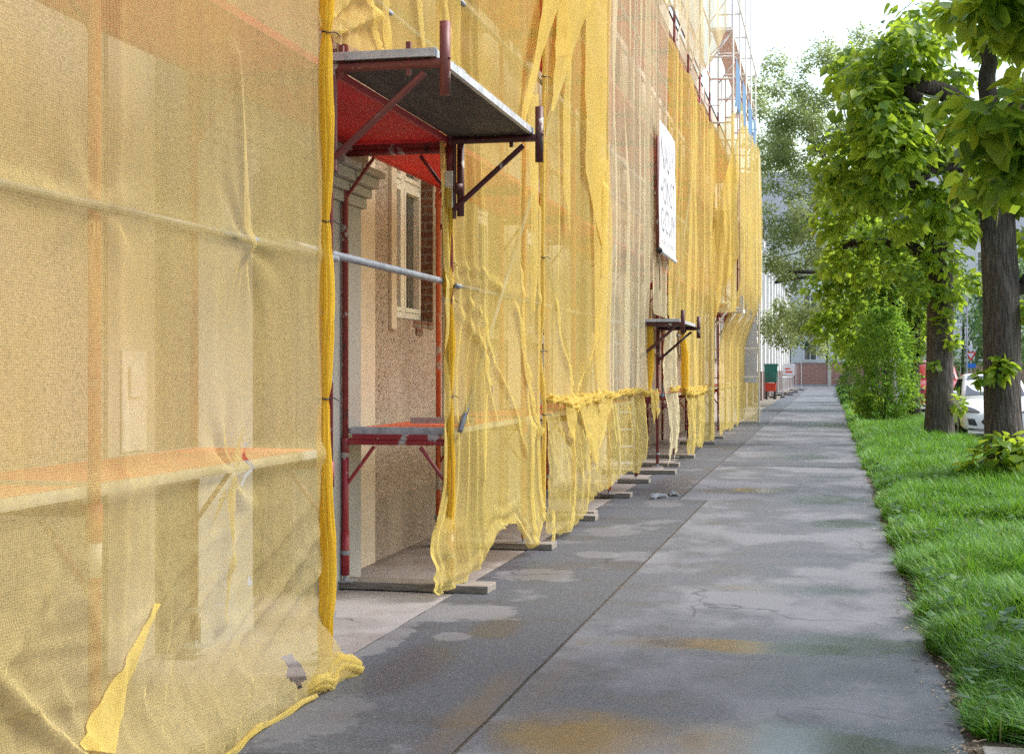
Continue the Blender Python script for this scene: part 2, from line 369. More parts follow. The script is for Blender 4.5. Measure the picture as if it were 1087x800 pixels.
def mat_soil():
    m, t, b = newmat('leaf_litter_soil'); v = t.pos()
    n = t.noise(v, 30, 6, .7); n2 = t.noise(v, 120, 2)
    col = t.ramp(n, [(.3, (.035,.028,.02)), (.55, (.09,.072,.05)), (.75, (.20,.165,.12))])
    col = t.mix(t.ramp(n2, [(.66, 0.0), (.7, .7)]), col, (.30,.25,.18))
    setin(t, b, 'Base Color', col); b.inputs['Roughness'].default_value = .95; bump(t, b, n, .8, .02); return m
M['soil'] = mat_soil()
M['ground'] = mat_plain('bare_ground', (.20,.18,.15), (.12,.11,.09), .95, .6)

def sheet(name, x0, x1, y0, y1, z, m, nx=1, ny=1):
    mb = MB(); mb.quad((x0,y0,z),(x1,y0,z),(x1,y1,z),(x0,y1,z)); o = mb.build(name, m); tag(o, kind='structure'); return o
sheet('ground', -400, 400, -60, 700, -.012, M['ground'])
def jag(y0, y1, n, x, amp, f, seed):
    ys = np.linspace(y0, y1, n); return ys, x + amp*fbm(ys*f, ys*0+.3, seed, 4)
def strip_sheet(name, yl, xl, yr, xr, z, m):
    n = len(yl); V = np.concatenate([np.stack([xl, yl, np.full(n, z)], 1), np.stack([xr, yr, np.full(n, z)], 1)])
    i = np.arange(n-1); Fq = np.stack([i, i+n, i+n+1, i+1], 1)
    return tag(npmesh(name, V, Fq, m), kind='structure')
ys = np.concatenate([np.linspace(-6, 40, 700), np.linspace(40.2, 127, 200)])
edge = .55 + .05*fbm(ys*1.1, ys*0, 4, 3) + .02*fbm(ys*7, ys*0, 9, 2)
# base course visible in the joint, then the walked asphalt and the newer trench patch beside it
jl = np.where(ys < 17.6, -1.50 + .006*(ys-10), -1.80) + .005*fbm(ys*2.2, ys*0, 11, 3)
strip_sheet('pavement_base', ys, np.full(len(ys), -2.62), ys, edge-.02, -.004, M['soil'])
strip_sheet('pavement', ys, jl+.012, ys, edge, .004, M['asphalt'])
strip_sheet('pavement_trench_patch', ys, -2.60+.012*fbm(ys*3, ys*0, 13, 2), ys, jl-.004, .007, M['asphalt_patch'])
sheet('pavement_cross_patch', -1.76, .46, 24.0, 25.1, .009, M['asphalt_patch'])
sheet('building_strip', -4.4, -2.615, -6, 60, .001, M['strip'])
strip_sheet('verge_soil', ys, edge-.05, ys, np.full(len(ys), 2.82), -.002, M['soil'])
mb = MB()
for k in range(72): mb.box(2.82, 2.97, -6+k*1.83, -6+k*1.83+1.81, -.02, .10, None, .012)
tag(mb.build('street_kerb', M['kerb']), kind='structure')
sheet('street', 2.97, 11.5, -40, 139, .002, M['road'])
sheet('far_cross_street', -60, 70, 127.2, 139.2, .006, M['road'])
mb = MB(); mb.box(.62, .90, 4.2, 6.25, -.03, .035, None, .01)
tag(mb.build('kerb_slab', M['kerb']), kind='structure')

# ------------------------------------------------------------------ grass and verge litter
def mat_blade(name, a, b_, c_):
    m, t, b = newmat(name); t.n.remove(b)
    r = t.n.new('ShaderNodeNewGeometry').outputs['Random Per Island']
    big = t.noise(t.pos(), 1.6, 4, .6)
    f = t.math('ADD', t.math('MULTIPLY', r, .6), t.math('MULTIPLY', big, .45))
    col = t.ramp(f, [(.12, a), (.5, b_), (.86, c_)])
    col = t.mix(t.ramp(r, [(.955, 0.0), (.97, .8)]), col, (.36,.33,.14))
    df = t('ShaderNodeBsdfPrincipled', {'Base Color': col, 'Roughness': .42, 'Specular IOR Level': .35}); tl = t('ShaderNodeBsdfTranslucent', {'Color': t.mix(.6, col, (.22,.42,.03))})
    t.l.new(t('ShaderNodeMixShader', {0: .4, 1: df.outputs[0], 2: tl.outputs[0]}).outputs[0], t.n['Material Output'].inputs[0]); return m
M['grass'] = mat_blade('grass_blades', (.024,.095,.011), (.08,.25,.020), (.21,.40,.055))
def blades(pts, h, w, lean, seed):
    g = np.random.default_rng(seed); n = len(pts)
    az = g.uniform(0, 2*PI, n); d = np.stack([np.cos(az), np.sin(az)], 1); s = np.stack([-d[:,1], d[:,0]], 1)
    ts = [0, .38, .74, 1.0]; V = []
    ln = lean*g.uniform(.2, 1.4, n)
    for k, tt in enumerate(ts):
        c = pts[:, :2] + d*(ln*h*tt**2)[:, None]; z = pts[:, 2] + h*(tt - .28*np.minimum(ln, 1.2)*tt**2.2)
        ww = w*(1-.12*k) if k < 3 else w*.04
        for sg in (-1, 1):
            V.append(np.concatenate([c + s*(sg*ww*.5)[:, None], z[:, None]], 1))
    V = np.stack(V, 1).reshape(-1, 3); o = (np.arange(n)*8)[:, None]
    Fq = np.concatenate([o + np.array([[0,1,3,2]]), o + np.array([[2,3,5,4]]), o + np.array([[4,5,7,6]])], 0)
    return V, Fq
def verge_pts(n, y0, y1, marg, seed):
    g = np.random.default_rng(seed); y = g.uniform(y0, y1, n*2); xr = np.minimum(.126*y + marg, 2.78)
    x = .52 + (xr-.52)*g.uniform(0, 1, n*2)
    ed = np.interp(y, ys, edge) + .05 + .13*fbm(y*1.9, y*0+1, 31, 4)
    dens = .50 + .5*fbm(x*2.1, y*2.1, 5, 3)
    ok = (x > ed) & (g.uniform(0, 1, n*2) < dens+.35) & ~((y < 6.45) & (x < .95)); p = np.stack([x[ok], y[ok], np.zeros(ok.sum())], 1)
    return p, ed[ok]
PV = []; PF = []; off = 0
for (n, y0, y1, mg, hs, ws, sd) in ((66000, 5.0, 13, 1.0, 1.0, .0065, 1), (40000, 13, 24, .7, 1.0, .0095, 2), (34000, 24, 48, .9, 1.05, .015, 3), (12000, 48, 125, 1.2, 1.1, .03, 4), (26000, 4.6, 40, 9, 1.0, .016, 5)):
    p, ed = verge_pts(n, y0, y1, mg, sd); g = np.random.default_rng(sd+50)
    hgt = (.15 + .19*np.clip(.45+1.1*fbm(p[:,0]*1.5, p[:,1]*1.5, 8, 3), 0, 1.2))*g.uniform(.45, 1.25, len(p))*hs
    hgt *= .55 + .45*sstep(0, .35, p[:,0]-ed)
    V, Fq = blades(p, hgt, ws*g.uniform(.6, 1.4, len(p)), .95, sd+90); PV.append(V); PF.append(Fq+off); off += len(V)
tag(npmesh('grass', np.concatenate(PV), np.concatenate(PF), M['grass'], smooth=True), 'long green uncut grass covering the verge beside the pavement', 'grass', kind='stuff')
# broad leaved weeds in the grass
def weeds():
    g = np.random.default_rng(5); P = []; T_ = []; N_ = []; S_ = []
    c, ed = verge_pts(260, 5.2, 30, .6, 71)
    for q in c:
        k = g.integers(5, 11); a = g.uniform(0, 2*PI, k); r = g.uniform(.01, .07, k)
        P.append(np.stack([q[0]+np.cos(a)*r, q[1]+np.sin(a)*r, g.uniform(.05, .24, k)], 1)); T_.append(np.stack([np.cos(a), np.sin(a), g.uniform(-.1, .6, k)], 1)); N_.append(np.stack([-np.cos(a)*.4, -np.sin(a)*.4, np.ones(k)], 1)); S_.append(g.uniform(.03, .075, k))
    return [np.concatenate(x) for x in (P, T_, N_, S_)]
WEEDS = weeds()
# dry litter along the edge of the pavement
g = np.random.default_rng(77); n = 1100
y = 5.6 + 22*g.uniform(0, 1, n)**1.8; x = np.interp(y, ys, edge) + g.normal(.0, .055, n) + .02
sz = g.uniform(.004, .015, n); a = g.uniform(0, PI, n)
ex = np.stack([np.cos(a), np.sin(a), g.normal(0, .25, n)], 1)*sz[:, None]; ey = np.stack([-np.sin(a), np.cos(a), g.normal(0, .25, n)], 1)*(sz*g.uniform(.25, .6, n))[:, None]
c = np.stack([x, y, np.full(n, .014)], 1)
V = np.stack([c-ex-ey, c+ex-ey, c+ex+ey, c-ex+ey], 1).reshape(-1, 3); Fq = np.arange(4*n).reshape(n, 4)
M['litter'] = mat_plain('dry_leaf_litter', (.42,.34,.24), (.14,.10,.07), .9, 40, bmp=0)
tag(npmesh('leaf_litter', V, Fq, M['litter']), 'dry brown leaf litter along the edge of the pavement', 'litter', kind='stuff')
# ------------------------------------------------------------------ the scaffolded building
WX = -3.70; EAVE = 9.1; BY0 = -3.0; BY1 = 58.0
bld = empty('townhouse', (WX, 12, 0), 0, 'long pebbledashed house under renovation, wrapped in yellow scaffold netting', 'building')
ops = [(8.35, 9.55, .02, 2.95, 'door'), (11.95, 13.22, 2.05, 3.85, 'w'), (14.75, 16.0, 2.05, 3.85, 'w'), (17.4, 18.65, 2.05, 3.85, 'w'), (20.75, 22.1, .02, 3.0, 'door'), (24.55, 25.7, .02, 2.9, 'door')]
ops += [(27.2+2.9*k, 28.4+2.9*k, 2.05, 3.85, 'w') for k in range(10)]
ops += [(2.9+2.72*k, 4.15+2.72*k, 5.35, 7.35, 'w') for k in range(20)]
ybr = sorted({BY0, BY1, *[o[0] for o in ops], *[o[1] for o in ops]}); zbr = sorted({0.0, EAVE, *[o[2] for o in ops], *[o[3] for o in ops]})
def is_open(yc, zc): return any(o[0] < yc < o[1] and o[2] < zc < o[3] for o in ops)
mb = MB(); XB = WX-.42
for j in range(len(zbr)-1):
    for i in range(len(ybr)-1):
        a, b_, c, d = ybr[i], ybr[i+1], zbr[j], zbr[j+1]
        if is_open((a+b_)/2, (c+d)/2): continue
        mb.quad((WX,a,c),(WX,b_,c),(WX,b_,d),(WX,a,d)); mb.quad((XB,b_,c),(XB,a,c),(XB,a,d),(XB,b_,d))
        if i > 0 and is_open((ybr[i-1]+a)/2, (c+d)/2): mb.quad((WX,a,c),(WX,a,d),(XB,a,d),(XB,a,c))
        if i < len(ybr)-2 and is_open((b_+ybr[i+2])/2, (c+d)/2): mb.quad((WX,b_,d),(WX,b_,c),(XB,b_,c),(XB,b_,d))
        if j > 0 and is_open((a+b_)/2, (zbr[j-1]+c)/2): mb.quad((WX,a,c),(XB,a,c),(XB,b_,c),(WX,b_,c))
        if j < len(zbr)-2 and is_open((a+b_)/2, (d+zbr[j+2])/2): mb.quad((WX,b_,d),(XB,b_,d),(XB,a,d),(WX,a,d))
mb.quad((WX,BY1,0),(XB-9,BY1,0),(XB-9,BY1,EAVE),(WX,BY1,EAVE)); mb.quad((WX,BY0,0),(WX,BY0,EAVE),(XB-9,BY0,EAVE),(XB-9,BY0,0))
mb.build('wall', M['pebble'], bld)
mb = MB(); mb.add([(WX+.35,BY0-.3,EAVE+.22),(WX+.35,BY1+.3,EAVE+.22),(WX-5,BY1+.3,EAVE+4.3),(WX-5,BY0-.3,EAVE+4.3),(WX-10,BY1+.3,EAVE+.22),(WX-10,BY0-.3,EAVE+.22)], [(0,1,2,3),(3,2,4,5)])
mb.build('roof', M['tile_roof'], bld)
mb = MB(); mb.prism([(WX+.003,EAVE-.45),(WX+.12,EAVE-.42),(WX+.14,EAVE-.2),(WX+.30,EAVE-.1),(WX+.34,EAVE+.15),(WX+.003,EAVE+.15)], -BY1, -BY0, Matrix(((1,0,0,0),(0,0,-1,0),(0,1,0,0),(0,0,0,1))))
mb.build('cornice', M['pale'], bld)
mb = MB(); mb.prism([(WX+.003,4.28),(WX+.07,4.30),(WX+.10,4.42),(WX+.10,4.50),(WX+.003,4.56)], -BY1, -13.6, Matrix(((1,0,0,0),(0,0,-1,0),(0,1,0,0),(0,0,0,1))))
mb.build('string_course', M['pale'], bld)
# portal around the first entrance: grey pilasters with stepped capitals
for (a, b_) in ((7.5, 8.3), (9.62, 10.40)):
    mb = MB(); mb.box(WX+.002, WX+.22, a, b_, 0, 2.82); mb.box(WX+.222, WX+.235, a+.02, b_-.02, 0, .2) if a < 9 else None
    p = mb.build('door_pilaster', M['grey_stone'], bld)
    mb = MB()
    for k, (z0, z1, pr) in enumerate(((2.822, 2.90, .25), (2.902, 2.97, .29), (2.972, 3.05, .34), (3.052, 3.10, .39))): mb.box(WX+.003, WX+pr, a-pr*.22, b_+pr*.22, z0, z1, None, .008)
    mb.build('capital', M['grey_stone'], p)
mb = MB(); mb.box(WX+.002, WX+.26, 7.45, 10.46, 3.103, 3.42); mb.build('lintel', M['grey_stone'], bld)
# smooth cream bands
for (a, b_, mm) in ((10.48, 11.36, 'cream'), (6.85, 7.38, 'pale'), (13.55, 14.35, 'pale'), (16.4, 17.05, 'pale'), (19.2, 20.0, 'pale'), (22.5, 23.2, 'pale'), (26.2, 26.9, 'cream')):
    mb = MB(); mb.box(WX+.001, WX+.022, a, b_, .0, 4.27); mb.build('smooth_band', M[mm], bld)
for k in range(14):
    a = 14.6+2.72*k; mb = MB(); mb.box(WX+.001, WX+.05, a+.25, a+.95, 4.57, 8.6) if k % 1 == 0 else None; mb.build('smooth_band', M['pale'], bld)
mb = MB(); mb.box(WX+.001, WX+.028, 11.80, 11.95, 1.95, 3.95); mb.build('window_surround', M['cream'], bld)
# raw brick in the far reveal and the broken sill of the visible window
mb = MB(); mb.box(WX-.40, WX-.004, 13.205, 13.222, 2.05, 3.85); mb.build('brick_reveal', M['brick'], bld)
mb = MB()
for k, (a, z, w_) in enumerate(((12.55, 1.985, .22), (12.8, 1.985, .20), (13.02, 1.985, .16), (12.62, 1.915, .2))): mb.box(WX-.10, WX+.006+.004*k, a, a+w_, z, z+.062, None, .008)
mb.build('broken_sill', M['brick'], bld)
# windows
def window(y0, y1, z0, z1, x, surround=True, casements=2):
    fr = MB(); w_ = .055; d0, d1 = x-.035, x+.035
    fr.box(d0, d1, y0, y0+w_, z0, z1); fr.box(d0, d1, y1-w_, y1, z0, z1); fr.box(d0, d1, y0+w_, y1-w_, z0, z0+w_); fr.box(d0, d1, y0+w_, y1-w_, z1-w_, z1)
    tr = z0+(z1-z0)*.70
    fr.box(d0+.004, d1-.004, y0+w_, y1-w_, tr-.03, tr+.03)
    ym = (y0+y1)/2; fr.box(d0+.002, d1+.008, ym-.045, ym+.045, z0+w_, z1-w_)
    for (a, b_) in ((y0+w_, ym-.045), (ym+.045, y1-w_)):
        for (c, d) in ((z0+w_, tr-.03), (tr+.03, z1-w_)):
            e = .042; q0, q1 = x-.022, x+.046
            fr.box(q0, q1, a+.004, a+e, c+.004, d-.004); fr.box(q0, q1, b_-e, b_-.004, c+.004, d-.004); fr.box(q0, q1, a+e, b_-e, c+.004, c+e); fr.box(q0, q1, a+e, b_-e, d-e, d-.004)
    o = fr.build('window', M['white_pvc'], bld)
    p = MB(); p.quad((x-.012,y0+.03,z0+.03),(x-.012,y1-.03,z0+.03),(x-.012,y1-.03,z1-.03),(x-.012,y0+.03,z1-.03)); p.build('pane', M['glass'], o)
    if surround:
        s = MB(); s.box(WX+.002, WX+.06, y0-.19, y0-.02, z0-.1, z1+.2); s.box(WX+.002, WX+.06, y1+.02, y1+.19, z0-.1, z1+.2); s.box(WX+.002, WX+.065, y0-.02, y1+.02, z1+.02, z1+.2); s.box(WX+.002, WX+.11, y0-.02, y1+.02, z0-.14, z0-.03)
        s.build('surround', M['pale'], o)
for (a, b_, c, d, k) in ops:
    if k == 'w':
        vis = abs(a-11.95) < .01
        window(a+.02, b_-.02, c+.02, d-.02, WX-.15, surround=not vis)
    else:
        mb = MB(); x = WX-.25; ym = (a+b_)/2; mb.box(x-.03, x+.03, a+.005, b_-.005, c, d-.45)
        for (p, q) in ((a+.06, ym-.03), (ym+.03, b_-.06)):
            for (r_, s_) in ((.2, .9), (1.0, 1.9)): mb.box(x+.031, x+.05, p+.06, q-.06, r_, s_, None, .008)
        dr = mb.build('door', M['door_dark'] if a < 20 else M['door_grey'], bld)
        mb = MB(); mb.tube([(x+.09, ym+.07, 1.02), (x+.09, ym+.19, 1.02)], .012); mb.tube([(x+.03, ym+.07, 1.02), (x+.09, ym+.07, 1.02)], .012); mb.build('handle', M['steel'], dr)
        mb = MB(); mb.box(x-.02, x+.0, a+.01, b_-.01, d-.44, d-.01); mb.build('fanlight', M['glass'], dr)
mb = MB(); mb.box(WX+.024, WX+.034, 6.98, 7.26, 1.16, 1.70); mb.box(WX+.034, WX+.05, 7.05, 7.18, 1.45, 1.62, None, .006); mb.build('notice_plate', M['intercom'], bld)
mb = MB(); mb.box(WX+.23, WX+.24, 9.70, 9.71, .3, .31); 
# ------------------------------------------------------------------ scaffold
XI, XO = -3.45, -2.66; BAY = 2.55; Y0 = -.25
FY = [Y0+BAY*k for k in range(18)]       # -.45, 2.15, 4.75, 7.35, 9.95, 12.55 ... 43.75
LV = [1.12, 3.22, 5.22, 7.22]
sc = empty('scaffold', (-3.0, 10, 0), 0, 'rust red tube scaffold with plank decks standing between the house wall and the yellow nets', 'scaffold')
T = lambda x, y, z: Matrix.Translation((x, y, z))
def proto(mb, name, m, smooth=True): 
    o = mb.build(name, m, None, smooth); COL.objects.unlink(o); return o
def put(src, Mx, parent=sc, m=None):
    o = inst(src, Mx, parent)
    if m is not None:
        if o.data.materials[0] is not m:
            o.data = o.data.copy(); o.data.materials[0] = m
    return o
mb = MB(); mb.tube([(0,0,.10),(0,0,7.9)], .024, 10)
for z in LV: mb.tube([(0,0,z-.16),(0,0,z-.02)], .031, 10)
P_post = proto(mb, 'post', M['red_post'])
mb = MB(); mb.tube([(0,0,.06),(0,0,.34)], .017, 8); mb.box(-.075,.075,-.075,.075,.055,.065); mb.tube([(0,0,.25),(0,0,.28)], .04, 8)
P_jack = proto(mb, 'base_jack', M['steel'], False)
mb = MB(); mb.tube([(XI+.02,0,0),(XO-.02,0,0)], .024, 10); mb.box(XI+.06, XO-.06, -.022, .022, .018, .055)
P_tran = proto(mb, 'transom', M['red_post'], False)
mb = MB(); mb.tube([(XI+.01,0,-.30),(XI+.22,0,-.02)], .014, 8)
P_knee = proto(mb, 'knee_brace', M['red_post'], False)
mb = MB(); mb.tube([(XO-.01,0,-.30),(XO-.22,0,-.02)], .014, 8); P_knee2 = proto(mb, 'knee_brace', M['red_post'], False)
mb = MB(); mb.box(XI+.04, XO-.04, .035, BAY-.035, .022, .05)
P_deck = proto(mb, 'deck', M['deck_red'], False)
mb = MB(); mb.box(XO-.038, XO-.012, .03, BAY-.03, .008, .050); mb.box(XI+.012, XI+.038, .03, BAY-.03, .012, .050); mb.box(XI+.038, XO-.038, .006, .030, .008, .062)
P_edge = proto(mb, 'deck_edge', M['steel_white'], False)
mb = MB(); mb.tube([(0,0,0),(0,BAY,0)], .019, 8); P_rail = proto(mb, 'guard_rail', M['tube_grey'])
mb = MB(); mb.tube([(0,0,0),(0,BAY,2.0)], .021, 8); P_diag = proto(mb, 'diagonal_brace', M['tube_grey'])
frames = [k for k in range(len(FY)) if FY[k] > 1.5]
for k in frames:
    y = FY[k]
    for x in (XI, XO):
        red = M['red_post'] if k in (3, 4) or k >= 8 else M['red_post_lit']
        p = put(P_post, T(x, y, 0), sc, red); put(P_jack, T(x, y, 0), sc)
    for z in LV:
        if k in (8,) and z < 2: continue
        put(P_tran, T(0, y, z-.045), sc, M['red_bright'] if (k == 4 and z < 2) else None)
        if z < 4:
            for kn in (P_knee, P_knee2): put(kn, T(0, y, z-.06), sc, M['red_bright'] if (k == 4 and z < 2) else None)
for k in frames[:-1]:
    y = FY[k]
    for z in LV:
        if z < 2 and k in (3, 8, 9): continue
        d = put(P_deck, T(0, y, z), sc, M['deck_orange'] if z < 2 else None); put(P_edge, T(0, y, z), sc, M['red_edge'] if z > 2 else None)
        for h in ((1.08,) if z < 2 else (.55, 1.05)):
            if y < 30 and not (z < 2 and k == 3): put(P_rail, T(XO+.045, y, z+h), sc)
    if k in (4, 6, 9, 11): put(P_diag, T(XO+.075, y, 1.16), sc)
    if k in (5, 8, 10): put(P_diag, T(XO+.075, y, 3.3), sc)
    if k == 5:
        o = put(P_diag, T(XO+.075, y+BAY, 1.16) @ Matrix.Rotation(PI, 4, 'Z'), sc)
# the bare guard tube across the first entrance and the lower bright red legs of its frame
mb = MB(); a = at(344, 268, X=XO-.06); b_ = at(468, 298, X=XO-.06); mb.tube([a-(b_-a)*.25, a, b_, b_+(b_-a)*.1], .024, 12); mb.build('guard_rail', M['tube_grey'], sc, True)
for x in (XI, XO):
    mb = MB(); mb.tube([(x, FY[4], .10), (x, FY[4], 1.10)], .0262, 12); mb.tube([(x, FY[4], .10), (x, FY[4], .42)], .031, 12); mb.build('post_sleeve', M['red_bright'], sc, True)
mb = MB()
for z0, z1 in ((1.30, 1.47),): mb.tube([(XO, FY[2], .83), (XO, FY[2], 1.0)], .0275, 12)
mb.build('sticker', M['sticker'], sc, True)
mb = MB(); mb.tube([(XO, FY[2], 3.12), (XO, FY[2], 3.32)], .0275, 12); mb.build('sticker', M['sticker'], sc, True)
mb = MB(); mb.box(XO-.03, XO+.03, FY[4]-.036, FY[4]-.028, 2.76, 3.02); mb.build('sticker', M['sticker'], sc)
# second post beside the outer one (coupled) that carries the canopy
mb = MB(); mb.tube([(XO+.075, FY[4]+.02, 2.70), (XO+.075, FY[4]+.02, 3.24)], .027, 12); mb.tube([(XO+.02, FY[4], 2.9), (XO+.09, FY[4]+.02, 2.9)], .04, 8); mb.build('coupled_post', M['dark_post'], sc, True)
# stub deck on the first entrance's frame, seen edge on
mb = MB(); mb.box(XI+.33, XO+.03, FY[4]+.55, FY[4]+.60, 1.19, 1.235); mb.build('toe_board', M['steel_white'], sc)

# entrance canopies: two cantilever brackets and a plank deck each
def canopy(ya, yb, z, xo, label, dark=False, ztip=.23):
    c = empty('entrance_canopy', (XO, (ya+yb)/2, z), 0, label, 'canopy', 'cantilevered entrance canopies')
    for i, y in enumerate((ya, yb)):
        m_ = M['rust_plate'] if (i == 0 and not dark) else M['dark_post']
        b = MB(); b.tube([(XO+.02, y, z), (xo, y, z)], .027, 12); b.tube([(xo-.10, y, z-.05), (XO+.02, y, z-.50)], .020, 10)
        b.tube([(XO+.03, y, z-.56), (XO+.03, y, z+.10)], .018, 10)
        b.box(xo-.20, xo-.175, y-.012, y+.012, z-.06, z+.12); b.box(XO+.06, XO+.085, y-.012, y+.012, z-.06, z+.12)
        br = b.build('bracket', m_, c, False)
        s = MB(); s.tube([(xo+.015, y, z-ztip*.75), (xo+.015, y, z+ztip*.95)], .030, 14); s.tube([(xo+.015, y, z+ztip*.95), (xo+.015, y, z+ztip*.95+.002)], [.030, .022], 14)
        s.tube([(xo+.04, y-.012, z+.02), (xo+.048, y-.02, z+.02)], .008, 8)
        s.build('spigot', m_, br, True)
    d = MB(); nb = 3; w_ = (xo-.06-(XO+.04))/nb
    d.box(XO-.008, xo-.06, ya-.03, yb+.02, z+.032, z+.056)
    dk = d.build('deck', M['ply'], c)
    e = MB(); e.box(xo-.06, xo-.03, ya-.05, yb+.03, z+.028, z+.072); e.box(XO-.008, xo-.06, ya-.052, ya-.03, z+.028, z+.072); e.box(XO-.008, xo-.06, yb+.02, yb+.04, z+.028, z+.072)
    e.build('deck_edge', M['steel_white'], dk)
canopy(FY[3], FY[4], 3.24, -2.02, 'nearest canopy with dark plywood underside, cantilevered over the first entrance')
canopy(FY[8], FY[9]-.05, 2.24, -2.02, 'smaller low canopy on dark brackets over the second entrance, below the white banner', True, .2)

# sole boards under the frames
def sole(y, x0, x1, label, wd=.22, th=.05, rz=0):
    e = MB(); e.box(x0, x1, -wd/2, wd/2, 0, th, None, .006)
    o = e.build('sole_board', M['board']); o.location = (0, y, .008); o.rotation_euler = (0, 0, rz)
    tag(o, label, 'board', 'wooden boards under the scaffold posts'); return o
ordn = ['nearest weathered plank on the pavement, under the bright red legs of the first entrance', 'weathered plank showing below the scalloped hem of the third net', 'dark short plank beneath the torn corner where the knotted net starts', 'dark plank stub under the crumpled lower net, left of its middle seam', 'long dark plank with a thin steel jack below the crumpled lower net', 'short plank under the bare jack leg just left of the ladder', 'long plank under the post of the second entrance', 'plank beneath the narrow net strip right of the ladder', 'plank in front of the dark grey door', 'plank below the far fringed yellow net', 'plank at the far dark gap between the nets']
for i, (k, x0, x1) in enumerate(((4, -3.55, -2.36), (5, -3.3, -2.38), (6, -2.95, -2.40))): sole(FY[k], x0, x1, ordn[i], .24, .055, .02*(i-1))
for i, (y, x0, x1) in enumerate(((15.4, -2.9, -2.47), (17.75, -3.3, -2.40), (20.1, -2.9, -2.46), (21.9, -3.4, -2.28), (23.6, -3.1, -2.40), (25.9, -3.2, -2.36), (30.7, -3.1, -2.36), (33.3, -3.1, -2.36))): sole(y, x0, x1, ordn[3+i], .26, .06, .01)
# bare jack legs that show under the nets
# ladder inside the second entrance
ld = empty('ladder', (-3.1, 20.9, 0), 0, 'grey aluminium ladder leaning inside the second entrance', 'ladder')
mb = MB(); mb.tube([(-2.98, 20.75, .03), (-3.06, 20.75, 2.15)], .022, 8); mb.build('stile', M['steel_white'], ld); mb = MB(); mb.tube([(-2.78, 20.95, .03), (-2.86, 20.95, 2.15)], .022, 8); mb.build('stile', M['steel_white'], ld)
for k in range(8):
    mb = MB(); t_ = .22+.25*k; mb.tube([(-2.98-.08*t_/2.15, 20.75, t_), (-2.78-.08*t_/2.15, 20.95, t_)], .013, 6); mb.build('rung', M['steel_white'], ld)
# ------------------------------------------------------------------ widened far part of the scaffold
XC = -2.13
ex = empty('scaffold_extension', (-2.4, 38, 0), 0, 'pale upper scaffold frames standing bare against the sky at the far end of the house', 'scaffold')
M['post_pale'] = mat_plain('washed_out_post', (.80,.76,.68), (.66,.62,.54), .6, 6)  # lightened colour paints haze and overexposure onto the far scaffold
mb = MB(); mb.tube([(0,0,3.0),(0,0,12.2)], .022, 8); P_up = proto(mb, 'post', M['post_pale'])
mb = MB(); mb.tube([(0,0,7.8),(0,0,12.0)], .019, 8); P_up2 = proto(mb, 'post', M['post_pale'])
mb = MB(); mb.tube([(XO,0,0),(XC,0,0)], .024, 8); P_ut = proto(mb, 'transom', M['post_pale'])
mb = MB(); mb.tube([(XC-.05,0,0),(XO+.02,0,-.62)], .02, 8); P_ub = proto(mb, 'console_brace', M['post_pale'])
mb = MB(); mb.box(XO+.03, XC-.03, .04, BAY-.04, .02, .06); P_ud = proto(mb, 'deck', M['post_pale'], False)
mb = MB(); mb.tube([(0,0,0),(0,BAY,0)], .02, 6); P_ur = proto(mb, 'guard_rail', M['post_pale'])
for k in range(13, 18):
    y = FY[k]
    put(P_up, T(XC, y, 0), ex); put(P_up2, T(XO, y, 0), ex)
    for z in (3.1, 5.22, 7.22, 8.22, 8.72, 9.32, 10.3): put(P_ut, T(0, y, z), ex)
    for z in (3.05, 5.17, 9.25): put(P_ub, T(0, y, z), ex)
    if k < 17:
        for z in (5.22, 9.34): put(P_ud, T(0, y, z), ex)
        for z in (8.25, 8.70, 10.3): put(P_ur, T(XC+.03, y, z), ex)
for k in range(9, 13):   # thinner posts of the top lift in front of it
    put(P_up2, T(XO, FY[k], 0), ex)
    for z in (8.2, 9.32): put(P_ur, T(XO+.03, FY[k], z), ex)
    put(P_ut, T(XI-XO, FY[k], 9.3), ex)
for k in (9, 10, 11, 12): 
    mb = MB(); mb.tube([(XO+.05, FY[k], 7.4), (XO+.05, FY[k]+BAY, 9.2)], .02, 6); mb.build('diagonal_brace', M['post_pale'], ex)
mb = MB(); y = FY[13]-.02; a = at(748, 85, Y=y); b_ = at(748, 108, Y=y); c = at(751, 112, Y=y); d = at(764, 112, Y=y); e = at(766, 108, Y=y); f = at(766, 86, Y=y)
mb.tube([a, b_, c, d, e, f], .013, 8); mb.build('gate_frame', M['post_pale'], ex)
mb = MB(); mb.tube([(XO-.0, y, 8.75), (XC, y, 9.3)], .015, 6); mb.tube([(XO, y, 9.5), (XC, y, 10.2)], .015, 6); mb.build('diagonal_brace', M['post_pale'], ex)
# low console with its toe post, seen beside the white sheet
mb = MB(); y = FY[13]+.9; mb.box(XO+.1, -1.98, y-.02, y+1.2, 2.95, 3.03); mb.box(-2.0, -1.95, y-.03, y+.03, 2.88, 3.32); mb.build('console_deck', M['post_pale'], ex)

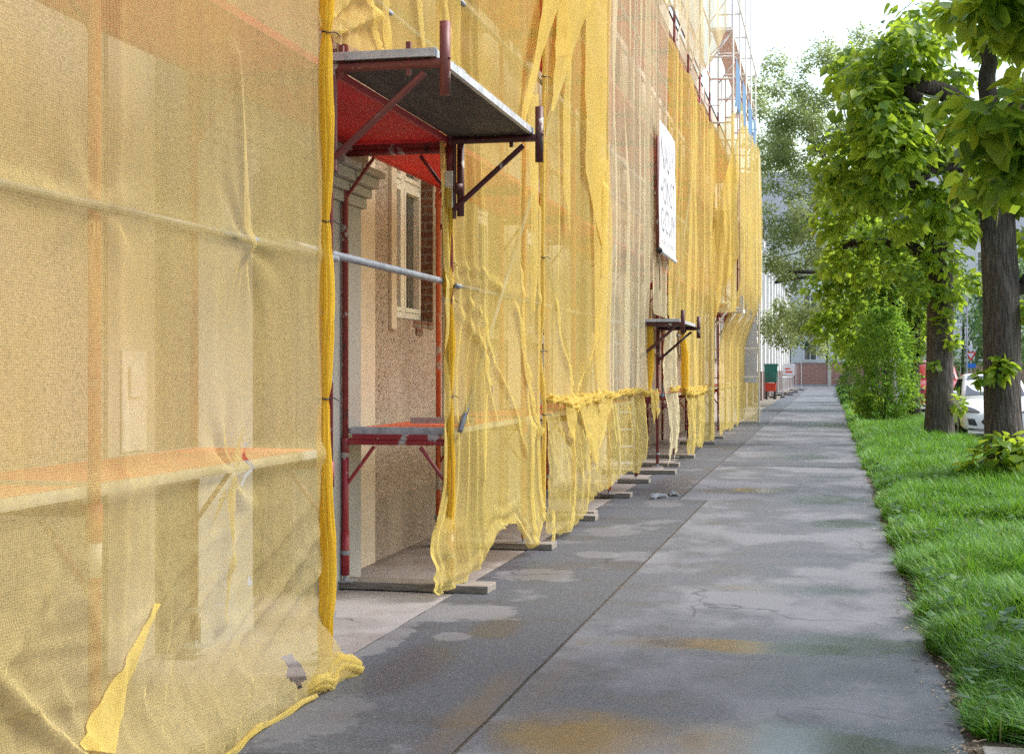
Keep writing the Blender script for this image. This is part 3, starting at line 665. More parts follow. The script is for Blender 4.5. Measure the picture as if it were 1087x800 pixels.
# blue tarpaulins on the far guard rail
for i, k in enumerate((13, 14, 15, 16)):
    ny, nz = 26, 14; yy = np.linspace(FY[k]+.12, FY[k]+BAY*(.62 if i != 2 else .8), ny); zz = np.linspace(7.62+.06*i, 8.72, nz)
    Y, Z = np.meshgrid(yy, zz, indexing='ij'); X = XC+.06+.05*fbm(Y*3, Z*1.2, 40+i, 3)*(1.1-(Z-7.6))
    Z = Z + .05*np.sin(Y*7+i)*(8.72-Z)
    V = np.stack([X, Y, Z], -1).reshape(-1, 3); ii, jj = np.meshgrid(np.arange(ny-1), np.arange(nz-1), indexing='ij'); q = (ii*nz+jj).ravel()
    o = npmesh('blue_tarpaulin', V, np.stack([q, q+nz, q+nz+1, q+1], 1), M['tarp_blue'], smooth=True)
    tag(o, ['nearest blue tarpaulin hanging from the far top guard rail', 'second nearest blue tarpaulin on the far top guard rail', 'broad third blue tarpaulin on the far top guard rail', 'last blue tarpaulin, farthest along the top guard rail'][i], 'tarpaulin', 'blue tarpaulins on the far guard rail')

# ------------------------------------------------------------------ safety nets
def gauss(d, w): return np.exp(-(d/w)**2)
def crease(Y, Z, p, q, amp, w, taper=True):
    """ridge along the segment p-q on the net"""
    py, pz = p; qy, qz = q; L2 = (qy-py)**2+(qz-pz)**2
    t_ = ((Y-py)*(qy-py)+(Z-pz)*(qz-pz))/L2; tc = np.clip(t_, 0, 1)
    d = np.hypot(Y-(py+tc*(qy-py)), Z-(pz+tc*(qz-pz)))
    return amp*gauss(d, w*(.35+.9*tc) if taper else w)*np.where((t_ > -.1) & (t_ < 1.1), 1, .0)
def radial(Y, Z, c, amp, n, reach, seed):
    """wrinkles running out from a tie point"""
    a = np.arctan2(Z-c[1], Y-c[0]); r = np.hypot(Y-c[0], Z-c[1])
    return amp*np.sin(a*n + 2*vn(a*3, r*2, seed))*gauss(r-.12, reach)*sstep(0, .1, r)
def net(name, label, y0, y1, zb, zt, xf, m, dy=.035, dz=.04, holes=(), yf=None, parent=None, group='yellow safety nets on the scaffold', uvo=0.0):
    ny = max(8, int((y1-y0)/dy)); nz = max(8, int(((zt if not callable(zt) else float(np.max(zt(np.array([y0,y1])))))-0)/dz))
    yy = np.linspace(y0, y1, ny); s = np.linspace(0, 1, nz)
    b = zb(yy) if callable(zb) else np.full(ny, zb); t_ = zt(yy) if callable(zt) else np.full(ny, float(zt))
    Y = np.repeat(yy[:, None], nz, 1); Z = b[:, None] + (t_-b)[:, None]*s[None, :]
    X = xf(Y, Z); uv = np.stack([Y+uvo, Z], -1).reshape(-1, 2)
    Yd = yf(Y, Z) if yf else Y
    V = np.stack([X, Yd, Z], -1).reshape(-1, 3)
    ii, jj = np.meshgrid(np.arange(ny-1), np.arange(nz-1), indexing='ij'); q = (ii*nz+jj).ravel()
    Fq = np.stack([q, q+nz, q+nz+1, q+1], 1)
    for (hy, hz, ry, rz) in holes:
        c = uv[Fq].mean(1) - np.array([uvo, 0]); a = np.arctan2((c[:,1]-hz)/rz, (c[:,0]-hy)/ry)
        Fq = Fq[np.hypot((c[:,0]-hy)/ry, (c[:,1]-hz)/rz) > 1+.18*vn(a*2.2, a*0, 3)]
    o = npmesh(name, V, Fq, m, parent, uv, True)
    if parent is None: tag(o, label, 'net', group)
    return o
def uvtube(name, pts, rad, n, m, parent, ridge=.16, nr=5, seed=0, flat=1.0):
    mb = MB(); mb.tube(pts, rad, n, True, ridge, nr, seed)
    o = mb.build(name, m, parent, True); me = o.data
    uvl = me.uv_layers.new(name='UVMap'); mlen = len(pts)
    co_ = np.empty(len(me.vertices)*3); me.vertices.foreach_get('co', co_); co_ = co_.reshape(-1, 3)
    li = np.empty(len(me.loops), np.int32); me.loops.foreach_get('vertex_index', li)
    uv = np.stack([(li % n)/n*.25 + co_[li, 0]*.3, co_[li, 2]+co_[li, 1]], 1); uvl.data.foreach_set('uv', uv.astype(np.float32).ravel())
    return o
def bundle(parent, x, y, z0, z1, ties, r0=.035, r1=.055, m=None, sway=.02, seed=0, fl=0.0):
    zs = np.linspace(z0, z1, int((z1-z0)/.03)+2); pts = []; rad = []
    tt = sorted([z0-.3]+list(ties)+[z1+.3])
    for z in zs:
        dn = min(abs(z-q) for q in tt); k = max(q for q in tt if q <= z) if any(q <= z for q in tt) else z0
        nx = min(q for q in tt if q > z) if any(q > z for q in tt) else z1
        f = math.sin(PI*(z-k)/max(.01, nx-k))
        rr = .017 + (r0-.017)*min(1, dn/.05) + (r1-r0)*max(0, f)
        pts.append((x + sway*float(vn(z*1.7, seed, 5)) , y + sway*float(vn(z*1.3, seed, 6)) + fl*max(0, .35-(z-z0))**2, z)); rad.append(rr)
    b = uvtube('gathered_edge', pts, rad, 54, m or M['net_roll'], parent, .20, 8, seed)
    for q in ties:
        i = int(np.argmin(abs(zs-q))); p = Vector(pts[i]); mb = MB()
        ring = [p+Vector((.022*math.cos(a), .022*math.sin(a), .004*math.sin(a*2))) for a in np.linspace(0, 2*PI, 13)]
        mb.tube(ring, .0045, 6, False); mb.tube([p+Vector((.02,.0,0)), p+Vector((.045,.02,.004)), p+Vector((.06,.05,-.012))], .003, 5)
        mb.build('cable_tie', M['black'], b)
    return b
xn = -2.58
# A: the big dusty net nearest the camera
def xA(Y, Z):
    X = xn + .0*Y
    X = X + .045*fbm(Y*.9, Z*.8, 1, 2)*(1-.6*gauss(Z-2.2, .25)) + .018*fbm(Y*4.2, Z*.55, 2, 3)
    X = X - .03*np.sin((Y-FY[2])/BAY*PI)**2*np.clip(Z, 0, 1)
    X = X + .030*gauss(Z-2.2, .035)*(1-gauss(Y-FY[2], .10))*np.where(Y < FY[2], 1.0, .35) + .028*gauss(Z-1.16, .05)+ .02*gauss(Y-FY[2], .045)
    X = X + .012*gauss(Z-2.17, .02)*sstep(FY[2]+.05, FY[2]+1.0, Y)*0
    low = sstep(1.15, .75, Z); bot = sstep(.5, .02, Z)
    rg = 1-2*np.abs(vn(Y*2.2+Z*1.6, Z*3.0-Y*1.1, 21)); rg2 = 1-2*np.abs(vn(Y*4.4-Z*2.1, Z*5.5+Y*1.0, 22))
    X = X + low*(.012*rg*np.clip(rg, 0, 1) + .010*rg2*np.clip(rg2, 0, 1) + .007*fbm(Y*10, Z*13, 23, 3))
    # swags drawn to the ground near the first post and to the corner by the entrance
    for (p, q, a, w) in (((4.8,.05),(3.6,.95),.08,.05), ((4.8,.05),(4.1,.6),.06,.035), ((4.78,.05),(4.45,.5),.05,.03), ((4.85,.05),(6.2,.95),.05,.035), ((5.2,.03),(7.0,.75),.055,.035), ((5.5,.03),(7.0,.55),.05,.03), ((5.9,.02),(7.02,.40),.05,.03), ((5.0,.03),(6.3,.55),.045,.025), ((6.3,.0),(7.05,.6),.04,.03), ((3.1,.0),(4.4,.9),.05,.04), ((5.5,.02),(6.5,.42),.03,.02), ((3.6,.75),(4.75,.62),.03,.03), ((3.7,.55),(4.7,.42),.025,.02), ((4.9,.6),(5.9,.9),.02,.025), ((6.0,.6),(7.0,.95),.02,.03), ((4.95,.3),(5.7,.7),.02,.02)):
        X = X + low*crease(Y, Z, p, q, a*.42, w*.8)
    X = X + radial(Y, Z, (6.15, 2.16), .012, 7, .28, 4) + crease(Y, Z, (6.13, 2.18), (6.05, 3.0), .03, .05) + .05*gauss(np.hypot(Y-6.14, Z-2.16), .05)
    X = X + radial(Y, Z, (4.72, 2.2), .010, 6, .25, 5) + radial(Y, Z, (5.95, 1.13), .02, 7, .22, 6)+ crease(Y, Z, (5.95, 1.12), (5.85, .5), .04, .04)
    X = X + .16*bot**2 + .012*bot*fbm(Y*5, Z*4, 25, 3) + .02*sstep(6.6, 7.1, Y)*sstep(.5, .05, Z)
    # gathers running into the bound edge
    X = X + .016*sstep(6.6, 7.0, Y)*fbm(Y*14+.8*vn(Z*.9, Y, 28), Z*.5, 27, 3)*np.clip(Z, 0, 1)
    return X
nA = net('safety_net', 'large dusty tan net nearest the camera, torn near its bottom corner', 2.3, 7.05, lambda y: .006+.012*fbm(y*3, y*0, 33, 2)+.03*sstep(6.95,7.05,y), 4.6, xA, M['net_dusty'], .02, .022,
         holes=[(6.48, .16, .10, .07), (6.13, 1.165, .022, .10), (4.66, 1.62, .008, .008), (6.2, .62, .018, .018)], group=None)
bundle(nA, xn+.02, 7.07, .08, 3.62, (3.34, 2.385, 1.45), .024, .037, None, .012, 1)
# bunched hem lying on the pavement at the corner
pts = [Vector((-2.47+.03*math.sin(k*.9)+.015*(k/9), 6.55+.075*k, .045+.025*math.sin(k*1.3))) for k in range(10)]
uvtube('bunched_hem', pts, [.015,.028,.036,.042,.05,.05,.056,.06,.05,.025], 36, M['net_low'], nA, .3, 7, 3)
pts = [Vector((-2.43+.02*math.sin(k*.8), 5.1+.16*k, .022+.012*math.sin(k*1.7))) for k in range(10)]
uvtube('bunched_hem', pts, [.005,.008,.011,.014,.010,.015,.011,.016,.012,.010], 14, M['net_low'], nA, .3, 4, 5)
# doubled flap folded over the lower net
def flap(parent, P, m, x, off=.012, nu=16, nv=30, seed=0, wob=.012):
    """four photo-plane corners (y,z): bottom-left, bottom-right, top-right, top-left"""
    u = np.linspace(0, 1, nu)[:, None]; v = np.linspace(0, 1, nv)[None, :]; P = [np.array(p) for p in P]
    g = [(1-u)*(1-v)*P[0][k] + u*(1-v)*P[1][k] + u*v*P[2][k] + (1-u)*v*P[3][k] for k in (0, 1)]
    Y = g[0] + wob*fbm(v*5+u*0, u*2, seed, 2); Z = g[1]
    X = (x(Y, Z) if callable(x) else np.full_like(Y, x)) + off + .012*np.sin(u*PI)+ wob*.6*fbm(u*3, v*4, seed+3, 2)
    V = np.stack([X, Y, Z], -1).reshape(-1, 3); i, j = np.meshgrid(np.arange(nu-1), np.arange(nv-1), indexing='ij'); q = (i*nv+j).ravel()
    return npmesh('net_fold', V, np.stack([q, q+nv, q+nv+1, q+1], 1), m, parent, np.stack([Y+.37, Z], -1).reshape(-1, 2), True)
def yz(px, py, X): p = at(px, py, X=X); return (p.y, p.z)
M['net_fold'] = mat_net('doubled_yellow_net', (.96,.79,.28), .80, .24, (.93,.73,.20), dirt=.08)
flap(nA, [yz(106, 796, -2.46), yz(136, 800, -2.46), yz(181, 642, -2.52), yz(176, 640, -2.52)], M['net_fold'], xA, .012, wob=.004)

M['net_fold0'] = M['net_fold']
# B: above the first canopy
def xB(Y, Z):
    X = -2.60 + .03*fbm(Y*3.5, Z*.5, 61, 3) + .02*fbm(Y*9, Z*.6, 62, 2)
    for (p, q, a, w) in (((7.95,3.4),(7.4,4.3),.05,.05), ((8.15,3.4),(8.0,4.6),.06,.05), ((9.0,3.45),(8.5,4.5),.05,.06), ((9.9,3.4),(9.2,4.6),.05,.06), ((7.2,3.38),(7.9,3.65),.07,.04), ((7.15,3.45),(7.8,3.8),.05,.04)): X = X + crease(Y, Z, p, q, a, w)
    return X + .06*sstep(3.6, 3.36, Z)*(.6+.4*vn(Y*9, Z, 63))
nB = net('safety_net', 'yellow net above the nearest canopy, bunched along the canopy deck', 7.02, 9.97, lambda y: 3.36+.03*vn(y*4, y*0, 64), 6.9, xB, M['net_yellow'], .025, .03)
# C: scalloped net right of the entrance
ZBc = ([9.6, 9.85, 9.95, 10.1, 10.4, 10.8, 11.2, 11.5, 11.75, 11.95, 12.15, 12.35, 12.6], [.22, .05, .04, .08, .26, .37, .37, .31, .17, .07, .07, .24, .30])
def xC(Y, Z):
    X = -2.52 - .0*Y - .17*sstep(10.32, 9.88, Y) + .05*sstep(.6, .1, Z)
    X = X + .04*fbm(Y*1.5, Z*.5, 71, 2) + .016*fbm(Y*6, Z*.6, 72, 3) + .015*gauss(Z-2.22, .05)
    for (p, q, a, w) in (((12.45,1.02),(11.35,2.1),.05,.035), ((10.1,2.1),(11.9,.9),.03,.03), ((12.2,.75),(11.6,2.4),.03,.04), ((12.0,.1),(12.05,1.1),.05,.05), ((12.4,.3),(12.42,3),.04,.05), ((9.95,2.1),(10.8,1.2),.03,.04), ((10.6,1.75),(10.3,.8),.02,.03), ((9.95,2.35),(10.9,2.25),.03,.03)): X = X + crease(Y, Z, p, q, a, w, True)
    b = np.interp(Y, *ZBc); hem = gauss(Z-b, .16)
    X = X + hem*(.02*np.sin((Z-b)*55+4*fbm(Y*2, Z*2, 73, 2))+.012*fbm(Y*12, Z*12, 74, 2)) + .02*sstep(10.5, 10.0, Y)*np.sin((Y-9.9)*70+2*vn(Z*2, Y*0, 75))
    return X
def yC(Y, Z): return Y - .34*sstep(.80, .35, Z)*sstep(10.25, 9.85, Y)*(1+.3*vn(Z*9, Y*2, 76))
nC = net('safety_net', 'bright yellow net with a scalloped ragged hem right of the first entrance', 9.86, 12.58, lambda y: np.interp(y, *ZBc)+.012*vn(y*18, y*0, 77), 7.3, xC, M['net_yellow'], .022, .03, holes=[(10.73, 1.42, .02, .05)], yf=yC)
bundle(nC, -2.665, 9.93, .45, 2.9, (2.36, 2.10, 1.41), .022, .034, None, .012, 2)
bundle(nC, -2.50, 12.56, .30, 7.2, (1.75, 1.2, 2.6, 4.2), .012, .020, M['net_fold0'], .02, 3)
# D: upper net with loose opaque swaths, and E: paler folds
def xfold(x0, seed, f, a, pres=()):
    def g_(Y, Z):
        w = fbm(Y*f+.25*vn(Z*.6, Y*.4, seed+5), Z*.16, seed, 3); w2 = fbm(Y*f*2.7, Z*.3, seed+1, 2)
        X = x0 + a*w + a*.35*w2 + .03*fbm(Y*.6, Z*.5, seed+2, 2)
        for (p, q, am, ww) in pres: X = X + crease(Y, Z, p, q, am, ww)
        return X
    return g_
nD = net('safety_net', 'yellow net between the scalloped net and the pale nets, with loose doubled folds at top', 12.56, 16.45, lambda y: 1.30+.03*vn(y*3, y*0, 81), 8.6, xfold(-2.50, 80, 1.6, .06, [((15.4,2.6),(15.6,3.6),.12,.07), ((14.2,1.3),(13.1,2.2),.04,.04), ((14.2,1.3),(15.9,2.4),.05,.05)]), M['net_yellow'], .03, .05, yf=lambda Y, Z: Y+.10*sstep(15.6, 16.4, Y)*np.sin(Z*2.1+1))
X_ = -2.44
for (P, m_) in (([(553,130),(556,130),(600,-25),(584,-25)], 'net_fold'), ([(584,118),(587,118),(640,-30),(598,-30)], 'net_fold'), ([(590,60),(604,60),(604,-30),(590,-30)], 'net_yellow'),
          ([(622,180),(644,300),(644,-30),(622,-20)], 'net_fold'), ([(634,415),(643,415),(646,170),(628,170)], 'net_yellow'), ([(565,330),(569,330),(572,100),(562,100)], 'net_yellow'), ([(600,30),(606,30),(606,250),(598,200)], 'net_yellow')):
    flap(nD, [yz(px, py, X_) for px, py in P], M[m_], X_, .0, seed=len(P)+P[0][0], wob=.03)
nE = net('safety_net', 'paler cream net hanging in narrow folds left of the white banner', 16.38, 20.35, lambda y: 1.28+.03*vn(y*3, y*0, 82), 9.6, xfold(-2.52, 84, 2.0, .09), M['net_pale'], .03, .06)
nF = net('safety_net', 'pale net behind the white banner, above the second entrance', 20.3, 23.0, lambda y: 2.42+.5*gauss(y-20.9, .25), 9.0, xfold(-2.54, 88, 2.2, .07), M['net_pale'], .035, .06)
# rolled and knotted belt, and the crumpled nets hanging below it
def roll(parent, ya, yb, z, x, r, m, seed, knots=()):
    n = int((yb-ya)/.025)+2; pts = []; rad = []
    for k in range(n):
        y = ya+(yb-ya)*k/(n-1); s_ = -.07*math.sin(PI*(k/(n-1)))*(1 if knots else 0)
        q = min([abs(y-c) for c in knots] or [9])
        pts.append((x+.02*float(vn(y*4, seed, 1)), y, z+s_+.03*float(vn(y*2.5, seed, 2)))); rad.append(r*.8*(1+.35*float(vn(y*5, seed, 3))+.22*float(vn(y*17, seed, 4)))*(1+.5*math.exp(-(q/.12)**2)))
    first = None
    for s_ in range(5):     # twisted strands of gathered net
        ph = s_*1.26+seed; q = [Vector(p_)+Vector((math.cos(ph+k*.07)*rad[k]*.62, 0, math.sin(ph+k*.07)*rad[k]*.75+.014*float(vn(k*.11, s_, 9)))) for k, p_ in enumerate(pts)]
        first = uvtube('rolled_belt' if s_ == 0 else 'belt_strand', q, [r_*(.42+.15*float(vn(k*.3, s_, 8))) for k, r_ in enumerate(rad)], 18, m, parent if s_ == 0 else first0, .3, 4, seed+s_)
        if s_ == 0: first0 = first
    return first0
def xlow(x0, seed):
    def g_(Y, Z):
        r1 = 1-2*np.abs(vn(Y*2.4+Z*1.2, Z*2.6-Y*.8, seed)); r2 = 1-2*np.abs(vn(Y*6-Z*2, Z*7+Y*1.5, seed+1))
        return x0 + .06*fbm(Y*1.4, Z*.6, seed+2, 2) + .03*fbm(Y*4.5, Z*.8, seed+4, 2) + .020*r1*np.clip(r1, 0, 1) + .014*r2*np.clip(r2, 0, 1) + .010*fbm(Y*12, Z*12, seed+3, 3) + .05*np.sin(np.clip(Z/1.3, 0, 1)*PI)
    return g_
nL1 = net('safety_net', 'crumpled lower net hanging from the knotted belt, its hem nearly on the ground', 12.6, 15.35, lambda y: np.interp(y, [12.6, 12.8, 13.3, 13.9, 14.6, 15.1, 15.4], [.20, .10, .05, .03, .10, .2, .26])+.015*vn(y*9, y*0, 90), 1.36, xlow(-2.50, 91), M['net_low'], .024, .03)
nL2 = net('safety_net', 'crumpled lower net left of the bare jack leg and ladder, hem above the ground', 15.3, 19.6, lambda y: np.interp(y, [15.3, 16, 17.5, 18.6, 19.2, 19.6], [.27, .25, .34, .26, .36, .5])+.02*vn(y*7, y*0, 92), 1.34, xlow(-2.50, 96), M['net_low'], .03, .03)
roll(nL1, 12.58, 15.3, 1.33, -2.44, .042, M['net_roll_pale'], 4, (13.9, 15.2))
roll(nL2, 15.2, 19.9, 1.30, -2.44, .038, M['net_roll_pale'], 5)
flap(nL1, [(14.95,.62), (15.2,.58), (15.32,1.31), (13.95,1.33)], M['net_fold'], -2.43, .0, seed=3, wob=.02)
flap(nL1, [(13.5,.95), (13.75,.9), (14.0,1.33), (13.2,1.33)], M['net_fold'], -2.42, .0, seed=9, wob=.02)
flap(nL2, [(15.3,.75), (15.5,.8), (16.5,1.29), (15.3,1.30)], M['net_fold'], -2.43, .0, seed=6, wob=.02)
flap(nL2, [(20.0,.84), (20.30,.92), (20.25,1.30), (19.6,1.34)], M['net_roll_pale'], -2.40, .0, seed=12, wob=.03)
flap(nL2, [(20.1,.90), (20.36,1.02), (20.2,1.33), (19.9,1.33)], M['net_fold'], -2.36, .0, seed=14, wob=.03)
flap(nL1, [(12.60,.05), (12.72,.04), (12.66,.34), (12.58,.34)], M['net_fold'], -2.42, .0, seed=16, wob=.02)
bundle(nF, -2.50, 20.22, 1.28, 2.32, (), .035, .055, M['net_roll'], .02, 11)
# strip between second entrance and grey door, then G
nS = net('safety_net', 'narrow pale strip of net between the ladder and the grey door', 22.75, 24.2, lambda y: np.interp(y, [22.7, 22.95, 23.3, 23.8, 24.1, 24.2], [.05, .10, .30, .28, .10, .04])+.03*vn(y*9, y*0, 98), 2.45, xlow(-2.52, 100), M['net_pale'], .03, .04)
roll(nS, 22.9, 24.25, 1.28, -2.46, .036, M['net_roll_pale'], 6)
nG = net('safety_net', 'tall yellow net right of the white banner, knotted up beside the grey door', 22.95, 33.0, lambda y: np.where(y < 25.3, 2.30, np.where(y < 29.2, 1.2, .05))+.03*vn(y*3, y*0, 99), 6.95, xfold(-2.52, 104, 1.3, .11), M['net_yellow'], .05, .07)
bundle(nG, -2.50, 25.25, 1.15, 2.25, (2.2,), .035, .055, M['net_roll'], .03, 12)
nL3 = net('safety_net', 'fringed lower net hanging right of the grey door', 25.3, 29.4, lambda y: np.interp(y, [25.3, 25.7, 26.5, 27.5, 28.6, 29.3], [.22, .05, .02, .16, .08, .04])+.05*vn(y*6, y*0, 108), 1.28, xlow(-2.50, 110), M['net_low'], .04, .04)
roll(nL3, 25.2, 29.3, 1.22, -2.44, .05, M['net_roll_pale'], 7, (25.6, 26.6, 28.2))
# H: the widened far part, draped from the consoles back to the posts
def xH(Y, Z):
    return -2.50 + .50*sstep(2.1, 3.9, Z) + .07*fbm(Y*1.2, Z*.25, 120, 3) + .03*fbm(Y*3.2, Z*.4, 121, 2)
nH = net('safety_net', 'farthest yellow net, draped outwards over the consoles at the end of the house', 33.9, 44.0, lambda y: .06+.08*vn(y*2.2, y*0, 122), lambda y: np.interp(y, [33.9, 36, 38, 41, 44], [7.75, 7.6, 7.65, 7.9, 8.1])+.12*vn(y*1.5, y*0, 123), xH, M['net_yellow'], .06, .08)
# drapes facing the camera at the start of the widened part
def facing(name, parent, y, xa, xb, zb, zt, m, label=None, seed=0, amp=.06, nx=26, nz=44):
    u = np.linspace(0, 1, nx)[:, None]; v = np.linspace(0, 1, nz)[None, :]
    b = np.interp(u, *zb) if isinstance(zb, tuple) else zb+u*0; t_ = np.interp(u, *zt) if isinstance(zt, tuple) else zt+u*0
    Z = b+(t_-b)*v; X = xa+(xb-xa)*u + 0*v + .05*fbm(u*2, v*3, seed+4, 2); Y = y + amp*fbm(u*5, Z*.4, seed, 3)
    V = np.stack([X, Y+0*X, Z], -1).reshape(-1, 3); i, j = np.meshgrid(np.arange(nx-1), np.arange(nz-1), indexing='ij'); q = (i*nz+j).ravel()
    o = npmesh(name, V, np.stack([q, q+nz, q+nz+1, q+1], 1), m, parent, np.stack([X*1.0+9, Z], -1).reshape(-1, 2), True)
    if label: tag(o, label, 'net', 'yellow safety nets on the scaffold')
    return o
facing('safety_net', None, FY[13]-.1, -3.15, -2.08, 2.9, ([0, .35, .7, 1], [7.9, 6.9, 7.15, 7.5]), M['net_yellow'], 'sagging see-through net across the scaffold end below the bare upper frames', 130)
dr = facing('safety_net', None, FY[13]-.35, -2.62, -1.98, ([0, 1], [2.4, 4.2]), ([0, 1], [4.6, 7.0]), M['net_fold'], 'twisted yellow drape slanting down beside the low far console', 136, .12)
facing('safety_net', None, FY[11]+.2, -2.9, -1.95, ([0, .3, .7, 1], [7.2, 7.1, 7.6, 8.3]), 11.5, M['net_pale'], 'pale loose net gathered high on the bare upper frames', 140, .25)
nU = net('safety_net', 'pale upper net strip hanging above the open gap beside the bare frames', 21.5, 28.8, lambda y: np.interp(y, [21.5, 24, 26, 28.8], [7.25, 7.5, 7.3, 7.6]), 11, xfold(-2.45, 144, 1.2, .12), M['net_pale'], .08, .1)
facing('safety_net', None, 44.05, -2.72, -2.05, .03, 1.35, M['net_low'], 'crumpled net across the lowest part of the far scaffold end', 150, .05)
facing('safety_net', None, 44.1, -2.95, -2.03, 3.4, 7.6, M['net_yellow'], 'yellow net closing the upper far end of the scaffold', 154, .06)
o = facing('tarpaulin', None, 43.95, -3.1, -2.10, 1.2, 3.35, M['tarp_white'], None, 160, .02); tag(o, 'white sheet behind the tubes of the far scaffold end', 'tarpaulin')
for z in (1.35, 2.2, 3.0, 3.35): 
    mb = MB(); mb.tube([(XI, FY[17]-.06, z), (-2.02, FY[17]-.06, z+.02)], .02, 6); mb.build('guard_rail', M['post_pale'], ex)
mb = MB(); mb.tube([(-2.03, FY[17], .02), (-2.03, FY[17], 8.0)], .03, 8); mb.build('post', M['post_pale'], ex)
# white banner
bn = empty('banner', (-2.38, 22, 4.3), 0, 'white banner with faint grey lettering hung from the nets above the second entrance', 'banner')
B0, B1, Bz0, Bz1 = 20.95, 23.1, 3.36, 5.26
n = 24; yy = np.linspace(B0, B1, n); zz = np.linspace(Bz0, Bz1, n); Y, Z = np.meshgrid(yy, zz, indexing='ij'); X = -2.42 + .02*fbm(Y*1.2, Z*1.2, 170, 2)
i, j = np.meshgrid(np.arange(n-1), np.arange(n-1), indexing='ij'); q = (i*n+j).ravel(); V = np.stack([X, Y, Z], -1).reshape(-1, 3)
npmesh('sheet', V, np.stack([q, q+n, q+n+1, q+1], 1), M['tarp_white'], bn, smooth=True)
mb = MB(); mb.tube([(-2.42, B0-.06, Bz0-.02), (-2.42, B1+.06, Bz0-.02)], .03, 10); mb.build('bottom_tube', M['tarp_white'], bn, True)
mb = MB(); mb.tube([(-2.45, B0-.04, Bz0+.0), (-2.45, B0-.04, Bz1-.25)], .018, 8); mb.build('side_pole', M['rust_plate'], bn, True)
mb = MB(); mb.tube([(-2.42, B0-.10, Bz0-.02), (-2.42, B0-.02, Bz0-.02)], .045, 10); mb.tube([(-2.42, B0-.08, Bz0-.05), (-2.41, B0-.08, Bz0-.6)], .006, 5); mb.build('tube_clamp', M['black'], bn, True)
M['ink'] = mat_plain('faded_grey_ink', (.46,.46,.51), (.40,.40,.45), .7, 6, bmp=0)
for (txt, z, h) in (('NAUW', 4.62, .50), ('HONST', 4.12, .42), ('G:CUM', 3.68, .38), ('H-AM-UM-MAR', 3.48, .12)):
    cu = bpy.data.curves.new('lettering', 'FONT'); cu.body = txt; cu.size = 1; tmp = bpy.data.objects.new('tmp', cu); COL.objects.link(tmp)
    dg = bpy.context.evaluated_depsgraph_get(); me = bpy.data.meshes.new_from_object(tmp.evaluated_get(dg)); bpy.data.objects.remove(tmp)
    xs = [v.co.x for v in me.vertices]; ys_ = [v.co.y for v in me.vertices]; w = max(xs)-min(xs); hh = max(ys_)-min(ys_)
    for v in me.vertices: v.co = (-2.388, B0+.22+(v.co.x-min(xs))/w*(B1-B0-.44), z+(v.co.y-min(ys_))/hh*h)
    link('lettering', me, M['ink'], bn)
# ------------------------------------------------------------------ trees
def mat_bark(name, c1, c2, c3):
    m, t, b = newmat(name); v = t.pos()
    n = t.noise(t.mapv(v, (20, 20, 2.4)), 1.6, 7, .7); n2 = t.noise(v, 70, 3, .6)
    vo = t('ShaderNodeTexVoronoi', {'Vector': t.mapv(v, (16, 16, 3.2)), 'Scale': 1.0}, feature='DISTANCE_TO_EDGE').outputs['Distance']
    f = t.math('ADD', t.math('MULTIPLY', n, .75), t.math('MULTIPLY', n2, .25))
    col = t.ramp(f, [(.3, c1), (.5, c2), (.72, c3)])
    col = t.mix(t.ramp(t.noise(v, 3.0, 4), [(.55, 0.0), (.72, .35)]), col, (.10,.11,.06))
    setin(t, b, 'Base Color', col); b.inputs['Roughness'].default_value = .92
    bump(t, b, t.math('ADD', n, t.math('MINIMUM', t.math('MULTIPLY', vo, 2.0), .5)), 1.0, .05); return m
M['bark'] = mat_bark('linden_bark', (.014,.011,.009), (.072,.060,.050), (.24,.215,.19))
M['bark_dark'] = mat_bark('dark_bark', (.012,.009,.007), (.036,.027,.021), (.08,.064,.052))
def mat_leaf(name, dark, mid, light, tl_c, tr=.45, rough=.42, spec=.4):
    m, t, b = newmat(name); t.n.remove(b)
    r = t.n.new('ShaderNodeNewGeometry').outputs['Random Per Island']; n = t.noise(t.pos(), 1.9, 3, .6)
    f = t.math('ADD', t.math('MULTIPLY', r, .72), t.math('MULTIPLY', n, .4))
    col = t.ramp(f, [(.12, dark), (.45, mid), (.82, light)])
    fine = t.noise(t.pos(), 45, 3); col = t.mix(t.math('MULTIPLY', fine, .35), col, dark)
    p = t('ShaderNodeBsdfPrincipled', {'Base Color': col, 'Roughness': rough, 'Specular IOR Level': spec}); tl = t('ShaderNodeBsdfTranslucent', {'Color': t.mix(.65, col, tl_c)})
    t.l.new(t('ShaderNodeMixShader', {0: tr, 1: p.outputs[0], 2: tl.outputs[0]}).outputs[0], t.n['Material Output'].inputs[0]); return m
M['leaf'] = mat_leaf('linden_leaves', (.016,.064,.013), (.070,.175,.022), (.27,.40,.038), (.60,.78,.06), .55)
M['leaf_bush'] = mat_leaf('bush_leaves', (.035,.11,.013), (.10,.23,.026), (.22,.38,.045), (.38,.60,.055), .52)
M['leaf_pale'] = mat_leaf('pale_olive_leaves', (.09,.13,.045), (.18,.235,.09), (.30,.35,.14), (.52,.60,.20), .58)
M['leaf_dark'] = mat_leaf('dark_evergreen_leaves', (.008,.032,.014), (.020,.065,.024), (.045,.11,.035), (.08,.18,.04), .25)
M['leaf_mid'] = mat_leaf('far_green_leaves', (.018,.058,.014), (.045,.12,.025), (.09,.19,.04), (.18,.32,.05), .35)
HEART = np.array([(0,0,0), (.26,-.09,.10), (.47,.16,.17), (.43,.48,.14), (.22,.80,.05), (0,1.08,-.10), (-.26,-.09,.10), (-.47,.16,.17), (-.43,.48,.14), (-.22,.80,.05)])
